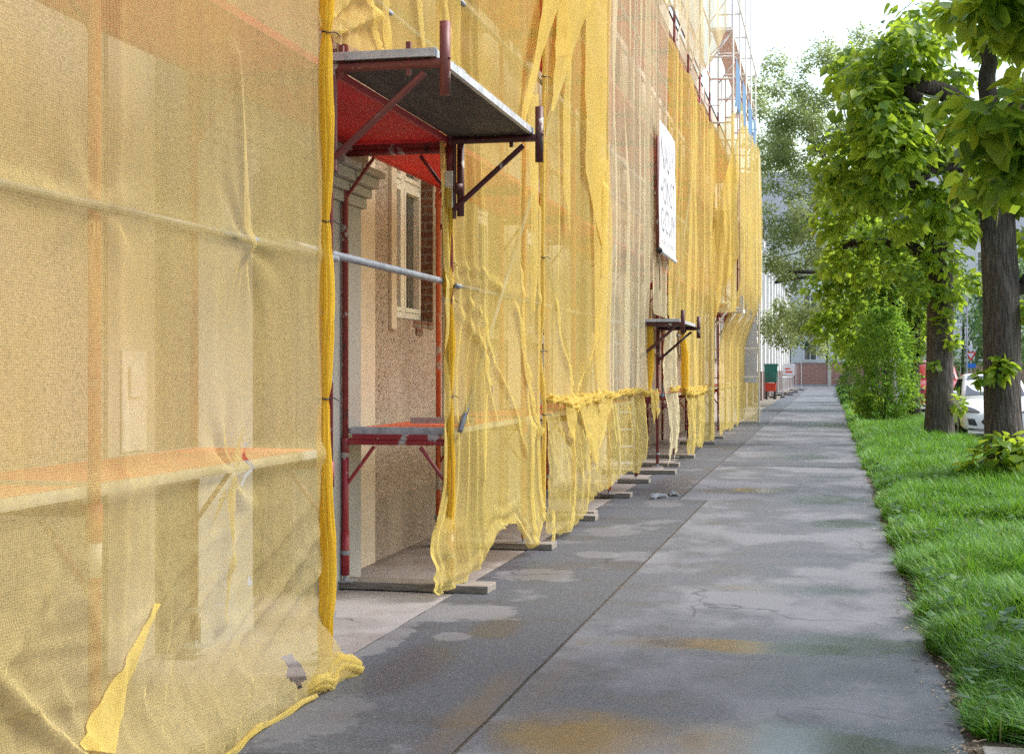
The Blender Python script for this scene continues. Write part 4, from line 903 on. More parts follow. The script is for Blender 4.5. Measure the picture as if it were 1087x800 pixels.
def leaf_arrays(C, Tp, Nn, S, heart=True, g=rng):
    Tp = Tp/np.linalg.norm(Tp, axis=1, keepdims=True); Nn = Nn - Tp*(Nn*Tp).sum(1, keepdims=True); Nn /= np.linalg.norm(Nn, axis=1, keepdims=True)+1e-9
    Sd = np.cross(Tp, Nn)
    if heart:
        H = HEART[None]*S[:, None, None]; k = g.uniform(-.6, 1.3, len(C))[:, None]
        V = C[:, None] + H[..., 0:1]*Sd[:, None] + H[..., 1:2]*Tp[:, None] + (H[..., 2]*k)[..., None]*Nn[:, None]
        o = (np.arange(len(C))*10)[:, None]
        Fq = np.concatenate([o+np.array([[0,1,2,3]]), o+np.array([[0,3,4,5]]), o+np.array([[0,8,7,6]]), o+np.array([[0,5,9,8]])])
    else:
        H = np.array([(0,0,0), (.28,.5,.05), (0,1,-.06), (-.28,.5,.05)])[None]*S[:, None, None]
        V = C[:, None] + H[..., 0:1]*Sd[:, None] + H[..., 1:2]*Tp[:, None] + H[..., 2:3]*Nn[:, None]
        Fq = (np.arange(len(C))*4)[:, None] + np.array([[0,1,2,3]])
    return V.reshape(-1, 3), Fq
def cluster(c, r, n, size, g, squash=.8, droop=.6, fill=.45):
    d = g.normal(0, 1, (n, 3)); d /= np.linalg.norm(d, axis=1, keepdims=True)
    lump = 1 + .38*vn(d[:,0]*2.3+c[0]*3, d[:,2]*2.3+d[:,1]*1.7+c[1], int(c[2]*10) % 97)
    rr = r*(fill + (1-fill)*g.uniform(0, 1, n)**.6)*lump
    P = np.array(c) + d*rr[:, None]*np.array([1, 1, squash])
    tip = d*np.array([1, 1, .5]) + np.array([0, 0, -droop]) + g.normal(0, .35, (n, 3)); nn = d*.55 + np.array([0, 0, .7]) + g.normal(0, .38, (n, 3))
    return P, tip, nn, size*g.uniform(.55, 1.25, n)
def curve(a, b, bend, n=9, wob=.04, sd=0):
    a = Vector(a); b = Vector(b); out = []
    for i in range(n):
        t_ = i/(n-1); p = a.lerp(b, t_) + Vector(bend)*math.sin(PI*t_)
        out.append(p + Vector((float(vn(t_*4, sd, 1)), float(vn(t_*4, sd, 2)), 0))*wob*(1 if 0 < i else .3))
    return out
def trunk_mesh(path, r0, r1, flare=.22, n=20, sd=0, seg=36):
    V = []; Fq = []; mb = MB()
    pts = [Vector(p) for p in path]; L = len(pts)
    def samp(t_):
        x = t_*(L-1); i = min(int(x), L-2); return pts[i].lerp(pts[i+1], x-i)
    for k in range(seg):
        t_ = k/(seg-1); p = samp(t_); r = r0+(r1-r0)*t_ + r0*flare*math.exp(-t_*14)
        for q in range(n):
            a = 2*PI*q/n
            rr = r*(1+.10*float(vn(math.cos(a)*1.5+sd, math.sin(a)*1.5+t_*4, 3))+.05*float(vn(math.cos(a)*4+sd, math.sin(a)*4+t_*12, 4)))
            V.append(p+Vector((rr*math.cos(a), rr*math.sin(a), 0)))
    for k in range(seg-1):
        for q in range(n):
            q2 = (q+1) % n; Fq.append((k*n+q, k*n+q2, (k+1)*n+q2, (k+1)*n+q))
    Fq.append(tuple((seg-1)*n+q for q in range(n)))
    return mb.add(V, Fq)
def tree(name, label, base, path, r0, r1, limbs, clusters, leaf, mat, size, bark='bark', heart=True, per=None, cat='tree', group=None, seed=0, squash=.8, droop=.6, fill=.45, suckers=()):
    g = np.random.default_rng(seed); bx, by = base
    t = empty(name, (bx, by, 0), 0, label, cat, group)
    trunk_mesh([(bx+x, by+y, z) for x, y, z in path], r0, r1, sd=seed).build('trunk', M[bark], t, True)
    for i, (a, b, rr0, rr1, bend) in enumerate(limbs):
        pts = curve((bx+a[0], by+a[1], a[2]), (bx+b[0], by+b[1], b[2]), bend, 11, .10, seed+i*3.7)
        rad = [rr0+(rr1-rr0)*k/10 for k in range(11)]; rad[-1] *= 1.25; rad[-2] *= 1.2
        m_ = MB(); m_.tube(pts, rad, 10, True, .08, 3, i); m_.build('limb', M['bark_dark' if heart else bark], t, True)
    A = []
    for (x, y, z, r) in clusters:
        n = int((per or 480)*(r/.6)**2); A.append(cluster((bx+x, by+y, z), r, n, size, g, squash, droop, fill))
    P, tp, nn, sz = (np.concatenate([a[k] for a in A]) for k in range(4))
    V, Fq = leaf_arrays(P, tp, nn, sz, heart, g); npmesh('crown', V, Fq, mat, t)
    for (x, y, z, r, n) in suckers:
        V, Fq = leaf_arrays(*cluster((bx+x, by+y, z), r, n, size*.95, g, 1.0, .5, .3), heart, g); npmesh('sucker_shoots', V, Fq, mat, t)
    return t
def px3(px, py, Y, base): p = at(px, py, Y=Y); return (p.x-base[0], Y-base[1], p.z)
GT = 'linden trees in a row on the verge'
# the tree beside the camera: only hanging sprays of its crown reach into the picture
b0 = (2.45, 8.6); cl = [px3(px, py, Y, b0)+(r,) for px, py, Y, r in ((1030,130,8.2,.17), (1060,160,8.5,.24), (1005,108,8.4,.10), (1075,120,8.0,.20), (1100,170,8.6,.3), (1030,200,8.8,.13), (1070,205,9.0,.15),
        (1045,8,8.2,.18), (1080,25,8.4,.20), (1010,12,8.6,.12), (1075,-15,8.3,.3), (1120,20,8.5,.4), (1150,120,8.5,.4))]
cl += [(.2,.4,4.6,.9), (-.6,-.9,4.4,.7), (.5,-1.2,4.9,.9), (-.4,1.0,5.0,.9), (1.1,.2,4.5,.8)]
tree('linden_tree', 'linden whose large bright leaves hang into the top right corner, nearest the camera', b0, [(0,0,-.05), (0,.05,1.5), (.05,.1,3.2)], .24, .19,
     [((0,.1,3.0), cl[4][:3], .09, .03, (0,0,.2)), ((0,.1,3.1), cl[11][:3], .08, .03, (0,0,.1)), ((0,0,3.1), (.5,-1.2,4.7), .09, .05, (0,0,.2)), ((0,0,3.1), (.1,.9,4.8), .09, .05, (.1,0,.2)), (cl[4][:3], cl[0][:3], .022, .008, (0,0,.06)), (cl[11][:3], cl[8][:3], .022, .008, (0,0,.05)), ((.0,.1,2.9), (.9,.3,4.4), .08, .05, (0,0,.2))],
     cl, None, M['leaf'], .115, per=560, group=GT, seed=11, squash=.75, droop=.7, fill=.1)
b1 = (2.28, 20.4)
cl = [px3(px, py, Y, b1)+(r,) for px, py, Y, r in ((935,75,20,.55), (905,70,20.6,.4), (965,50,19.8,.5), (985,30,20.5,.5), (925,120,19.6,.5), (905,165,20.2,.55), (950,160,19.4,.5), (985,140,20,.5), (895,195,20.5,.35), (930,200,19.8,.45), (985,195,20.2,.42),
        (1050,45,21.2,.35), (1088,100,21,.45), (1075,30,20.5,.4), (1010,85,21.4,.35), (1110,200,20.5,.5), (1085,150,20.6,.4), (1120,110,21,.6), (1015,240,20,.28), (960,235,20.5,.3), (1000,215,20,.35), (950,110,20.3,.5), (1020,150,20.4,.35), (1030,190,20.3,.3), (1095,255,20.6,.3), (1100,330,20.4,.3), (1078,215,20.3,.22))]
tree('linden_tree', 'linden with leafy suckers round its foot, standing in front of the white car', b1, [(.05,0,-.05), (.02,0,1.2), (-.0,0,2.6), (-.06,.0,4.0), (-.10,.05,4.75)], .265, .195,
     [((-.05,0,4.5), px3(965,90,19.9,b1), .15, .10, (0,0,.25)), ((-.05,0,4.3), px3(915,175,20.1,b1), .13, .08, (0,0,.3)), ((-.05,.05,4.6), px3(1040,40,21,b1), .15, .09, (0,0,.1)), ((-.05,.05,4.5), px3(1095,90,20.8,b1), .12, .08, (0,0,.2)), ((.1,0,2.65), px3(1110,262,20.3,b1), .10, .07, (0,0,-.1)), (px3(980,105,19.9,b1), px3(925,90,20,b1), .08, .05, (0,0,.08)), ((-.05,0,4.2), px3(960,200,19.7,b1), .09, .06, (0,0,.2))],
     cl, None, M['leaf'], .135, per=400, group=GT, seed=12, droop=.75, fill=.35, suckers=((-.08,-.42,.42,.36,150), (.28,-.40,.45,.38,130), (-.34,-.35,.30,.2,34), (-.05,-.36,1.62,.17,60), (-.28,-.33,1.5,.10,22), (.42,-.3,.6,.3,60)))
b2 = (2.34, 32.4)
cl = [px3(px, py, Y, b2)+(r,) for px, py, Y, r in ((900,215,32,.6), (880,238,32.5,.45), (925,200,31.5,.6), (960,215,32,.6), (990,225,31.8,.6), (905,265,32.6,.5), (945,255,32,.5), (1015,215,32.5,.6), (885,280,33,.4), (925,290,32.5,.45), (960,285,31.8,.45), (1000,270,31.9,.5), (1040,230,32.6,.6), (970,160,32.5,.7), (915,150,32.8,.6), (1020,150,33,.8), (1060,190,33,.7), (1010,310,31.9,.3), (975,310,31.8,.35), (1030,300,32.6,.35))]
tree('linden_tree', 'thick straight linden left of the white car, sprouting from its bark', b2, [(0,0,-.05), (.0,0,1.6), (.04,0,3.2), (.03,0,5.0)], .30, .24,
     [((0,0,3.4), px3(955,250,32,b2), .13, .09, (0,0,.2)), ((0,0,4.2), px3(915,220,31.9,b2), .13, .09, (0,0,.3)), ((0,0,3.9), px3(895,260,32.6,b2), .12, .08, (0,0,.25)), ((0,0,4.8), px3(1020,170,32.8,b2), .14, .09, (0,0,.1)), ((0,0,4.6), px3(965,180,32.3,b2), .13, .09, (0,0,.1)), ((0,0,4.3), px3(1045,225,32.6,b2), .12, .08, (0,0,.15))],
     cl, None, M['leaf'], .14, per=330, group=GT, seed=13, fill=.4, suckers=((.10,-.36,2.6,.24,42), (.26,-.30,2.25,.20,30), (.06,-.38,3.0,.28,55), (-.12,-.34,1.72,.09,12), (.40,-.25,.85,.20,34)))
b3 = (2.5, 44.8)
cl = [px3(px, py, Y, b3)+(r,) for px, py, Y, r in ((880,300,44.5,.7), (900,280,44,.8), (935,290,44,.8), (890,330,45,.6), (920,320,44.2,.7), (960,320,44.4,.8), (872,345,45,.5), (905,360,45,.5), (940,255,44.6,.9), (900,240,45,.8), (985,290,44.4,.9), (985,340,45,.6), (970,370,44.6,.4))]
tree('linden_tree', 'slim dark trunked linden just behind the thick straight one', b3, [(0,0,-.05), (-.03,0,1.6), (.02,0,3.4), (0,0,4.8)], .20, .16,
     [((0,0,3.2), px3(905,300,44.4,b3), .12, .08, (0,0,.2)), ((0,0,3.6), px3(940,280,44.2,b3), .12, .08, (0,0,.2)), ((0,0,4.0), px3(905,250,45,b3), .12, .08, (0,0,.2)), ((0,0,2.9), px3(925,340,44.3,b3), .10, .06, (0,0,.1))],
     cl, None, M['leaf'], .155, per=300, bark='bark_dark', group=GT, seed=14, suckers=((-.05,-.25,2.1,.3,40), (0,-.25,.7,.3,40)))
for i, (bx, by, lab, top) in enumerate(((2.3, 58.0, 'linden with bright low foliage behind the round shrub', 300), (2.2, 72.0, 'linden half hidden at the far end of the row', 320), (2.15, 90.0, 'small leaning grey trunked linden, last of the row', 335))):
    bb = (bx, by); cs = []
    g_ = np.random.default_rng(60+i)
    for k in range(20):
        z = g_.uniform(2.3-.2*i, 6.0); cs.append((g_.uniform(-1.9, 1.4), g_.uniform(-1.6, 1.6), z, g_.uniform(.5, .85)))
    tree('linden_tree', lab, bb, [(0,0,-.05), (-.1+.1*i,0,1.6), (-.15,0,3.4), (-.1,0,4.8)], .19, .13, [((-.15,0,3.0), (-1.3,0,4.0), .10, .06, (0,0,.2)), ((-.15,0,3.6), (-.9,-.3,5.2), .10, .06, (0,0,.2)), ((-.15,0,3.6), (.9,.3,5.0), .10, .06, (0,0,.2))], cs, None, M['leaf'], .20, per=190, group=GT, seed=15+i, heart=i < 1)
# loose pale tree over the far pavement
b6 = (2.6, 66.0); g_ = np.random.default_rng(5); cs = []; lm = []
ends = [(px3(px, py, Y, b6)) for px, py, Y in ((825,95,66), (850,80,65), (880,70,66), (905,85,67), (830,130,65), (860,125,64), (890,115,66), (835,165,66), (865,160,65), (895,150,66), (825,200,66), (850,205,65), (880,195,66), (822,235,66), (848,240,65), (872,240,66), (825,275,65), (850,285,66), (818,150,67), (915,120,67), (930,90,66), (950,130,66), (840,335,66), (826,345,66), (850,355,66))]
for k, e_ in enumerate(ends):
    for q in range(5):
        d = g_.normal(0, 1.0, 3); cs.append((e_[0]+d[0], e_[1]+d[1]*1.6, e_[2]+d[2]*.6, g_.uniform(.4, .9)))
    if k < 22: lm.append(((0, 0, 5.5+.25*(k % 5)), e_, .055, .012, (.3*math.sin(k*2.1), .3, .5+.35*(k % 3))))
lm += [((0,0,5.0), px3(835,288,65.5,b6), .17, .06, (0,0,.3)), ((0,0,5.0), px3(822,300,65.5,b6), .13, .05, (0,0,.5))]
tree('robinia_tree', 'tall loose pale olive tree arching over the far end of the pavement', b6, [(0,0,-.05), (-.1,0,3), (-.2,0,6), (-.5,0,9.5)], .30, .16, lm, cs, None, M['leaf_pale'], .15, bark='bark', heart=False, per=400, seed=21, squash=.9, droop=.2, fill=.05)
V, Fq = leaf_arrays(*WEEDS, True, np.random.default_rng(3)); tag(npmesh('weeds', V, Fq, M['leaf_mid']), 'broad leaved weeds scattered through the long grass of the verge', 'weeds', kind='stuff')
# round shrub and low growth on the verge
def shrub(name, label, bx, by, w, h, n, size, mat, seed, heart=False, cat='shrub', fl=None):
    g = np.random.default_rng(seed); t = empty(name, (bx, by, 0), 0, label, cat)
    m_ = MB()
    for k in range(9):
        a = g.uniform(0, 2*PI); rr = g.uniform(.1, .42)*w; p = [(bx+g.normal(0,.06), by+g.normal(0,.06), 0), (bx+math.cos(a)*rr*.4, by+math.sin(a)*rr*.4, h*.4), (bx+math.cos(a)*rr, by+math.sin(a)*rr, h*g.uniform(.6,.9))]
        m_.tube(p, [.013,.009,.004], 6)
    m_.build('stems', M['bark_dark'], t, True)
    z = g.uniform(.04, 1, n); prof = .30+.72*np.sin(np.clip(z*.95+.06, 0, 1)*PI)**.7; a = g.uniform(0, 2*PI, n); rr = (w/2)*prof*g.uniform(.35, 1, n)**.5*(1+.30*vn(a*1.6, z*4, seed)+.3*vn(a*4, z*11, seed+1))
    P = np.stack([bx+np.cos(a)*rr, by+np.sin(a)*rr, z*h], 1); d = np.stack([np.cos(a), np.sin(a), .35+0*a], 1)
    ns = int(n*.22); sh = g.integers(0, 70, ns); base = g.integers(0, n, 70); u = g.uniform(0, 1, ns)   # long loose shoots
    dr = d[base]*np.array([.5,.5,1])+np.stack([g.normal(0,.3,70), g.normal(0,.3,70), g.uniform(.3,1.3,70)], 1); ln_ = g.uniform(.15, .42, 70)*h/3
    P[:ns] = P[base[sh]] + dr[sh]*(u*ln_[sh])[:, None] + g.normal(0, .03, (ns, 3))
    V, Fq = leaf_arrays(P, d*np.array([1,1,.4])+g.normal(0,.45,(n,3)), d*.5+np.array([0,0,.6])+g.normal(0,.4,(n,3)), size*g.uniform(.6,1.3,n), heart, g)
    npmesh('foliage', V, Fq, mat, t); return t
p = at(938, 440, Y=42.5); shrub('shrub', 'bright fine leaved shrub beside the pavement, in front of the lindens', p.x, 42.5, 1.75, 3.35, 17000, .085, M['leaf_bush'], 31)
p = at(918, 420, Y=50); shrub('shrub', 'yellow green low plant at the foot of the fine leaved shrub', p.x+.1, 47, .9, .75, 700, .12, M['leaf'], 32, True)
p = at(903, 400, Y=66); shrub('shrub', 'dark small clipped shrub farther along the verge edge', p.x, 66, 1.3, 1.5, 2200, .10, M['leaf_mid'], 33)
# dark yew before the far house and trees across the street
def blobtree(name, label, X, Y, z0, z1, w, mat, n, size, seed, bark='bark_dark', trunk=.16):
    g = np.random.default_rng(seed); cs = []
    for k in range(22):
        f = g.uniform(0, 1); z = z0+(z1-z0)*f; ww = w/2*math.sin(PI*min(.97, f*.8+.18)); a = g.uniform(0, 2*PI); cs.append((ww*.75*math.cos(a), ww*.75*math.sin(a), z, g.uniform(.22, .34)*w*.6))
    tree(name, label, (X, Y), [(0,0,-.05), (0,0,z0*.6+.5), (.05,0,(z0+z1)/2)], trunk, trunk*.5, [], cs, None, mat, size, bark=bark, heart=False, per=n, seed=seed, fill=.2)
p = at(878, 360, Y=141.8); blobtree('yew_tree', 'dark evergreen rising behind the red brick wall', p.x, 142.5, 2.6, 8.0, 5.0, M['leaf_dark'], 60, .32, 41)
p = at(838, 350, Y=141.8); blobtree('young_tree', 'pale young tree in front of the white far house', p.x, 142.2, 3.4, 6.6, 2.6, M['leaf_pale'], 30, .26, 42)
for i, (px, Y, z0, z1, w, lab) in enumerate(((1022, 118, 2.0, 9, 7, 'bushy green tree beyond the give way sign'), (1060, 112, 1.8, 10, 8, 'broad green tree across the street, right of the give way sign'), (1100, 80, 1.5, 8, 7, 'green tree at the right edge, across the street'), (985, 125, 2, 9, 6, 'green tree across the street behind the thick linden'))):
    p = at(px, 380, Y=Y); blobtree('street_tree', lab, p.x, Y, z0, z1, w, M['leaf_mid'], 44, .30, 43+i)

# ------------------------------------------------------------------ cars
def car_paint(name, c, rough=.22):
    m, t, b = newmat(name); n = t.noise(t.pos(), 3, 3); setin(t, b, 'Base Color', t.mix(t.math('MULTIPLY', n, .2), c, tuple(x*.8 for x in c)))
    b.inputs['Roughness'].default_value = rough; b.inputs['Coat Weight'].default_value = .25; b.inputs['Coat Roughness'].default_value = .05; return m
M['car_white'] = car_paint('white_car_paint', (.78,.79,.80)); M['car_red'] = car_paint('red_car_paint', (.30,.012,.016), .4); M['car_grey'] = car_paint('grey_green_car_paint', (.20,.23,.21))
M['headlamp'] = mat_plain('headlamp_glass', (.06,.065,.07), (.02,.02,.022), .3, 25, bmp=0); M['tyre'] = mat_plain('tyre_rubber', (.025,.025,.026), None, .8, 20)
M['plate'] = mat_plain('number_plate', (.72,.73,.75), (.66,.67,.70), .5, 5, bmp=0)
def lerp_tab(tab, y):
    xs = [r[0] for r in tab]
    return [float(np.interp(y, xs, [r[k] for r in tab])) for k in range(1, len(tab[0]))]
def car(name, label, X, Y, paint, L=4.05, W=1.70, H=1.50, facing=0):
    """faces -Y; front bumper at Y"""
    t = empty(name, (X, Y, 0), facing, label, 'car')
    s = H/1.5
    body = [(0.0,.70,.28,.56),(.03,.78,.22,.62),(.10,.825,.20,.68),(.35,.845,.19,.80),(.75,.85,.19,.90),(1.10,.85,.19,.955),(1.6,.85,.19,.97),(2.6,.85,.19,.985),(3.5,.84,.20,1.0),(3.85,.80,.24,.98),(4.0,.74,.30,.92),(4.05,.66,.36,.86)]
    def loft(tab, sec, y_list):
        mb = MB(); n = None; V = []
        for y in y_list:
            r = sec(y, lerp_tab(tab, y)); n = len(r); V += r
        Fq = [(i*n+k, i*n+(k+1) % n, (i+1)*n+(k+1) % n, (i+1)*n+k) for i in range(len(y_list)-1) for k in range(n)]
        Fq.append(tuple(range(n-1,-1,-1))); Fq.append(tuple((len(y_list)-1)*n+k for k in range(n)))
        return mb.add(V, Fq)
    def bsec(y, r):
        hw, zb, zt = r; hw *= W/1.70; zt = zt*s; out = []
        for a in np.linspace(0, 2*PI, 36, endpoint=False):
            c, d = math.cos(a), math.sin(a); e = .42
            out.append((hw*math.copysign(abs(c)**e, c)*(1-.05*max(0, d)), y*L/4.05, (zb+zt)/2+(zt-zb)/2*math.copysign(abs(d)**e, d)))
        return out
    def fin(o): o.matrix_parent_inverse = Matrix.Identity(4); return o
    def P(mb, nm, m, par=t, sm=False): o = mb.build(nm, m, None, sm); o.parent = par; return o
    bd = P(loft(body, bsec, sorted(set([r[0] for r in body]+list(np.linspace(.1, 3.95, 40))))), 'body', M[paint], t, True)
    gh = [(.98,.72,.93,.95),(1.25,.71,.95,1.12),(1.62,.665,.97,1.33),(2.0,.635,.97,1.455),(2.5,.625,.98,1.50),(3.2,.62,.99,1.46),(3.7,.64,.99,1.30),(3.95,.67,.97,1.0)]
    def gsec(y, r):
        hw, zb, zt = r; hw *= W/1.70; zb *= s; zt *= s; b_ = .76*W/1.70; zb -= .04
        return [(-b_, y*L/4.05, zb), (-(b_+(hw-b_)*.9), y*L/4.05, zt-.06*s), (-hw*.88, y*L/4.05, zt-.01), (-hw*.5, y*L/4.05, zt+.008), (hw*.5, y*L/4.05, zt+.008), (hw*.88, y*L/4.05, zt-.01), ((b_+(hw-b_)*.9), y*L/4.05, zt-.06*s), (b_, y*L/4.05, zb)]
    P(loft(gh, gsec, [r[0] for r in gh]), 'roof', M[paint], t, True)
    k = L/4.05; w = W/1.70
    mb = MB(); mb.add([(-.66*w,1.06*k,.975*s),(.66*w,1.06*k,.975*s),(.55*w,1.90*k,1.415*s),(-.55*w,1.90*k,1.415*s)], [(0,1,2,3)]); 
    for v in range(4): x, y, z = mb.v[v]; mb.v[v] = (x, y-.02, z+.035)
    P(mb, 'windscreen', M['car_glass'])
    for sx in (-1, 1):
        mb = MB(); q = [(.775,1.35,1.0),(.775,3.55,1.02),(.655,3.25,1.36),(.645,2.0,1.40)]
        mb.add([(sx*x*w, y*k, z*s) for x, y, z in q], [(0,1,2,3) if sx > 0 else (3,2,1,0)]); P(mb, 'side_window', M['car_glass'])
        mb = MB(); pts = [(.44,.03,.635),(.62,.04,.645),(.77,.10,.68),(.80,.22,.74),(.69,.22,.75),(.54,.12,.70)]
        mb.add([(sx*x*w, y*k-.02, z*s+.012) for x, y, z in pts]+[(sx*x*w, y*k+.06, z*s-.02) for x, y, z in pts], [tuple(range(6)), tuple(range(11,5,-1))]+[(i,(i+1)%6,6+(i+1)%6,6+i) for i in range(6)])
        P(mb, 'headlight', M['headlamp'])
        mb = MB(); pts = [(.50,.0,.33),(.68,.0,.35),(.72,.015,.50),(.56,.0,.48)]
        mb.add([(sx*x*w, y*k-.012, z*s) for x, y, z in pts]+[(sx*x*w, y*k+.06, z*s) for x, y, z in pts], [(0,1,2,3),(7,6,5,4)]+[(i,(i+1)%4,4+(i+1)%4,4+i) for i in range(4)])
        fo = P(mb, 'fog_lamp_recess', M['black']); mb = MB(); mb.tube([(sx*.62*w,-.02,.45*s),(sx*.62*w,.05,.45*s)], .045, 14); P(mb, 'fog_lamp', M['headlamp'], fo)
        mb = MB(); mb.box(-.10,.10,-.05,.07,-.065,.065, Matrix.Translation((sx*.93*w,1.42*k,1.03*s)), .035); mb.tube([(sx*.80*w,1.45*k,.99*s),(sx*.88*w,1.42*k,1.0*s)], .022, 8); P(mb, 'mirror', M[paint], t, True)
        for wy in (.72, 3.28):
            mb = MB(); mb.tube([(sx*.66*w,wy*k,.30),(sx*.70*w,wy*k,.30),(sx*.83*w,wy*k,.30),(sx*.855*w,wy*k,.30)], [.285,.305,.305,.275], 28); wh = P(mb, 'wheel', M['tyre'], t, True)
            mb = MB(); mb.tube([(sx*.80*w,wy*k,.30),(sx*.862*w,wy*k,.30)], [.19,.185], 24); P(mb, 'rim', M['steel'], wh)
    mb = MB(); pts = [(-.36,.36),(.36,.36),(.42,.42),(.30,.56),(-.30,.56),(-.42,.42)]
    mb.add([(x*w,-.016,z*s) for x,z in pts]+[(x*w,.07,z*s) for x,z in pts], [tuple(range(6)),tuple(range(11,5,-1))]+[(i,(i+1)%6,6+(i+1)%6,6+i) for i in range(6)])
    gr = P(mb, 'grille', M['black']); mb = MB()
    for q in range(3): mb.box(-.33*w,.33*w,-.024,-.014,(.40+.05*q)*s,(.412+.05*q)*s)
    P(mb, 'grille_bars', M['door_grey'], gr)
    mb = MB(); mb.box(-.26,.26,-.034,-.018,.555*s,.665*s,None,.004); P(mb, 'number_plate', M['plate'])
    mb = MB(); mb.box(-.70*w,.70*w,.01,.06,.245,.275); P(mb, 'bumper_lip', M['black'])
    return t
car('parked_car', 'white hatchback parked nose on beyond the verge, seen between two linden trunks', 3.76, 33.7, 'car_white')
car('parked_car', 'red car with a dark windscreen behind the white hatchback', 4.0, 56, 'car_red', 4.6, 1.9, 1.95)
car('parked_car', 'grey green car at the right edge, mostly hidden by the nearest standing trunk', 5.75, 36.5, 'car_grey')
# ------------------------------------------------------------------ far end of the street
def house(name, label, x0, x1, y0, y1, eave, ridge, wall_m, roof_m, cols, rows, face='-Y', w=1.15, h=1.9, base=None):
    t = empty(name, ((x0+x1)/2, (y0+y1)/2, 0), 0, label, 'house')
    mb = MB(); mb.box(x0, x1, y0, y1, 0, eave); mb.build('wall', M[wall_m], t)
    mb = MB(); mb.add([(x0-.4,y0-.4,eave+.01),(x1+.4,y0-.4,eave+.01),(x1+.4,y1+.4,eave+.01),(x0-.4,y1+.4,eave+.01),(x0+3,(y0+y1)/2-2,ridge),(x1-3,(y0+y1)/2-2,ridge),(x1-3,(y0+y1)/2+2,ridge),(x0+3,(y0+y1)/2+2,ridge)], [(3,2,1,0),(0,1,5,4),(1,2,6,5),(2,3,7,6),(3,0,4,7),(4,5,6,7)])
    mb.build('roof', M[roof_m], t)
    for cx in cols:
        for z in rows:
            mb = MB(); mb.box(cx-w/2-.14, cx+w/2+.14, y0-.07, y0-.004, z-.14, z); mb.box(cx-w/2-.14, cx-w/2, y0-.07, y0-.004, z, z+h); mb.box(cx+w/2, cx+w/2+.14, y0-.07, y0-.004, z, z+h); mb.box(cx-w/2-.14, cx+w/2+.14, y0-.09, y0-.004, z+h, z+h+.2); mb.box(cx-.04, cx+.04, y0-.05, y0-.02, z, z+h); mb.box(cx-w/2, cx+w/2, y0-.05, y0-.02, z+h*.64, z+h*.64+.08)
            o = mb.build('window', M['white_wall'], t)
            p = MB(); p.quad((cx-w/2,y0-.012,z),(cx+w/2,y0-.012,z),(cx+w/2,y0-.012,z+h),(cx-w/2,y0-.012,z+h)); p.build('pane', M['glass'], o)
    return t
pc = at(860, 320, Y=150).x
far = house('white_house', 'wide white house with slate roof closing the far end of the street', -16, 34, 150, 163, 15.2, 22.5, 'facade_white', 'slate', [pc+3.4*k for k in range(-3, 7)], (2.6, 7.3, 11.4))
mb = MB(); mb.box(-16.1, 34.1, 149.86, 149.99, 5.7, 6.0); mb.build('string_course', M['white_wall'], far)
# house with white pilasters further along the same side
ch = empty('pilaster_house', (-4.4, 95, 0), 0, 'pale house with tall white pilasters beyond the scaffold', 'house')
mb = MB(); mb.box(-14, -4.0, 60, 131, 0, 8.4); mb.build('wall', M['facade_white'], ch)
mb = MB(); mb.add([(-3.7,59.7,8.41),(-3.7,131.3,8.41),(-14.3,131.3,8.41),(-14.3,59.7,8.41),(-9,63,12.5),(-9,128,12.5)], [(0,1,2,3),(1,0,4,5),(2,1,5),(3,2,5,4),(0,3,4)]); mb.build('roof', M['slate'], ch)
mb = MB(); mb.box(-3.996, -3.88, 60, 131, 0, 1.5); mb.build('plinth', M['brick_red'], ch)
for k in range(15):
    y = 61+4.9*k; mb = MB(); mb.box(-3.996, -3.45, y, y+1.1, 1.503, 8.0); mb.box(-3.996, -3.3, y-.12, y+1.22, 8.003, 8.38); mb.build('pilaster', M['white_wall'], ch)
    mb = MB(); mb.box(-3.878, -3.40, y-.05, y+1.15, .0, 1.5); mb.build('pilaster_base', M['pinkgrey'], ch)
    mb = MB(); mb.box(-3.99, -3.95, y+2.2, y+3.8, 2.2, 4.2); mb.box(-3.99, -3.95, y+2.2, y+3.8, 5.2, 7.2); mb.build('window', M['glass'], ch)
# red brick boundary wall with pale piers
bw = empty('brick_wall', (5, 140, 0), 0, 'low red brick wall with pale piers closing the street in front of the white house', 'wall')
mb = MB(); mb.box(-8, 32, 139.9, 140.15, 0, 2.15); mb.build('wall_panel', M['brick_red'], bw)
mb = MB(); mb.box(-8, 32, 139.84, 140.2, 2.153, 2.26); mb.build('coping', M['kerb'], bw)
mb = MB(); mb.box(-8, 32, 139.83, 139.896, 0, .16); mb.build('plinth', M['slate'], bw)
px_ = at(880.5, 400, Y=140).x
for k in range(-1, 6):
    mb = MB(); mb.box(px_+6.0*k-.17, px_+6.0*k+.17, 139.78, 139.893, 0, 2.34); mb.build('pier', M['pale'], bw)
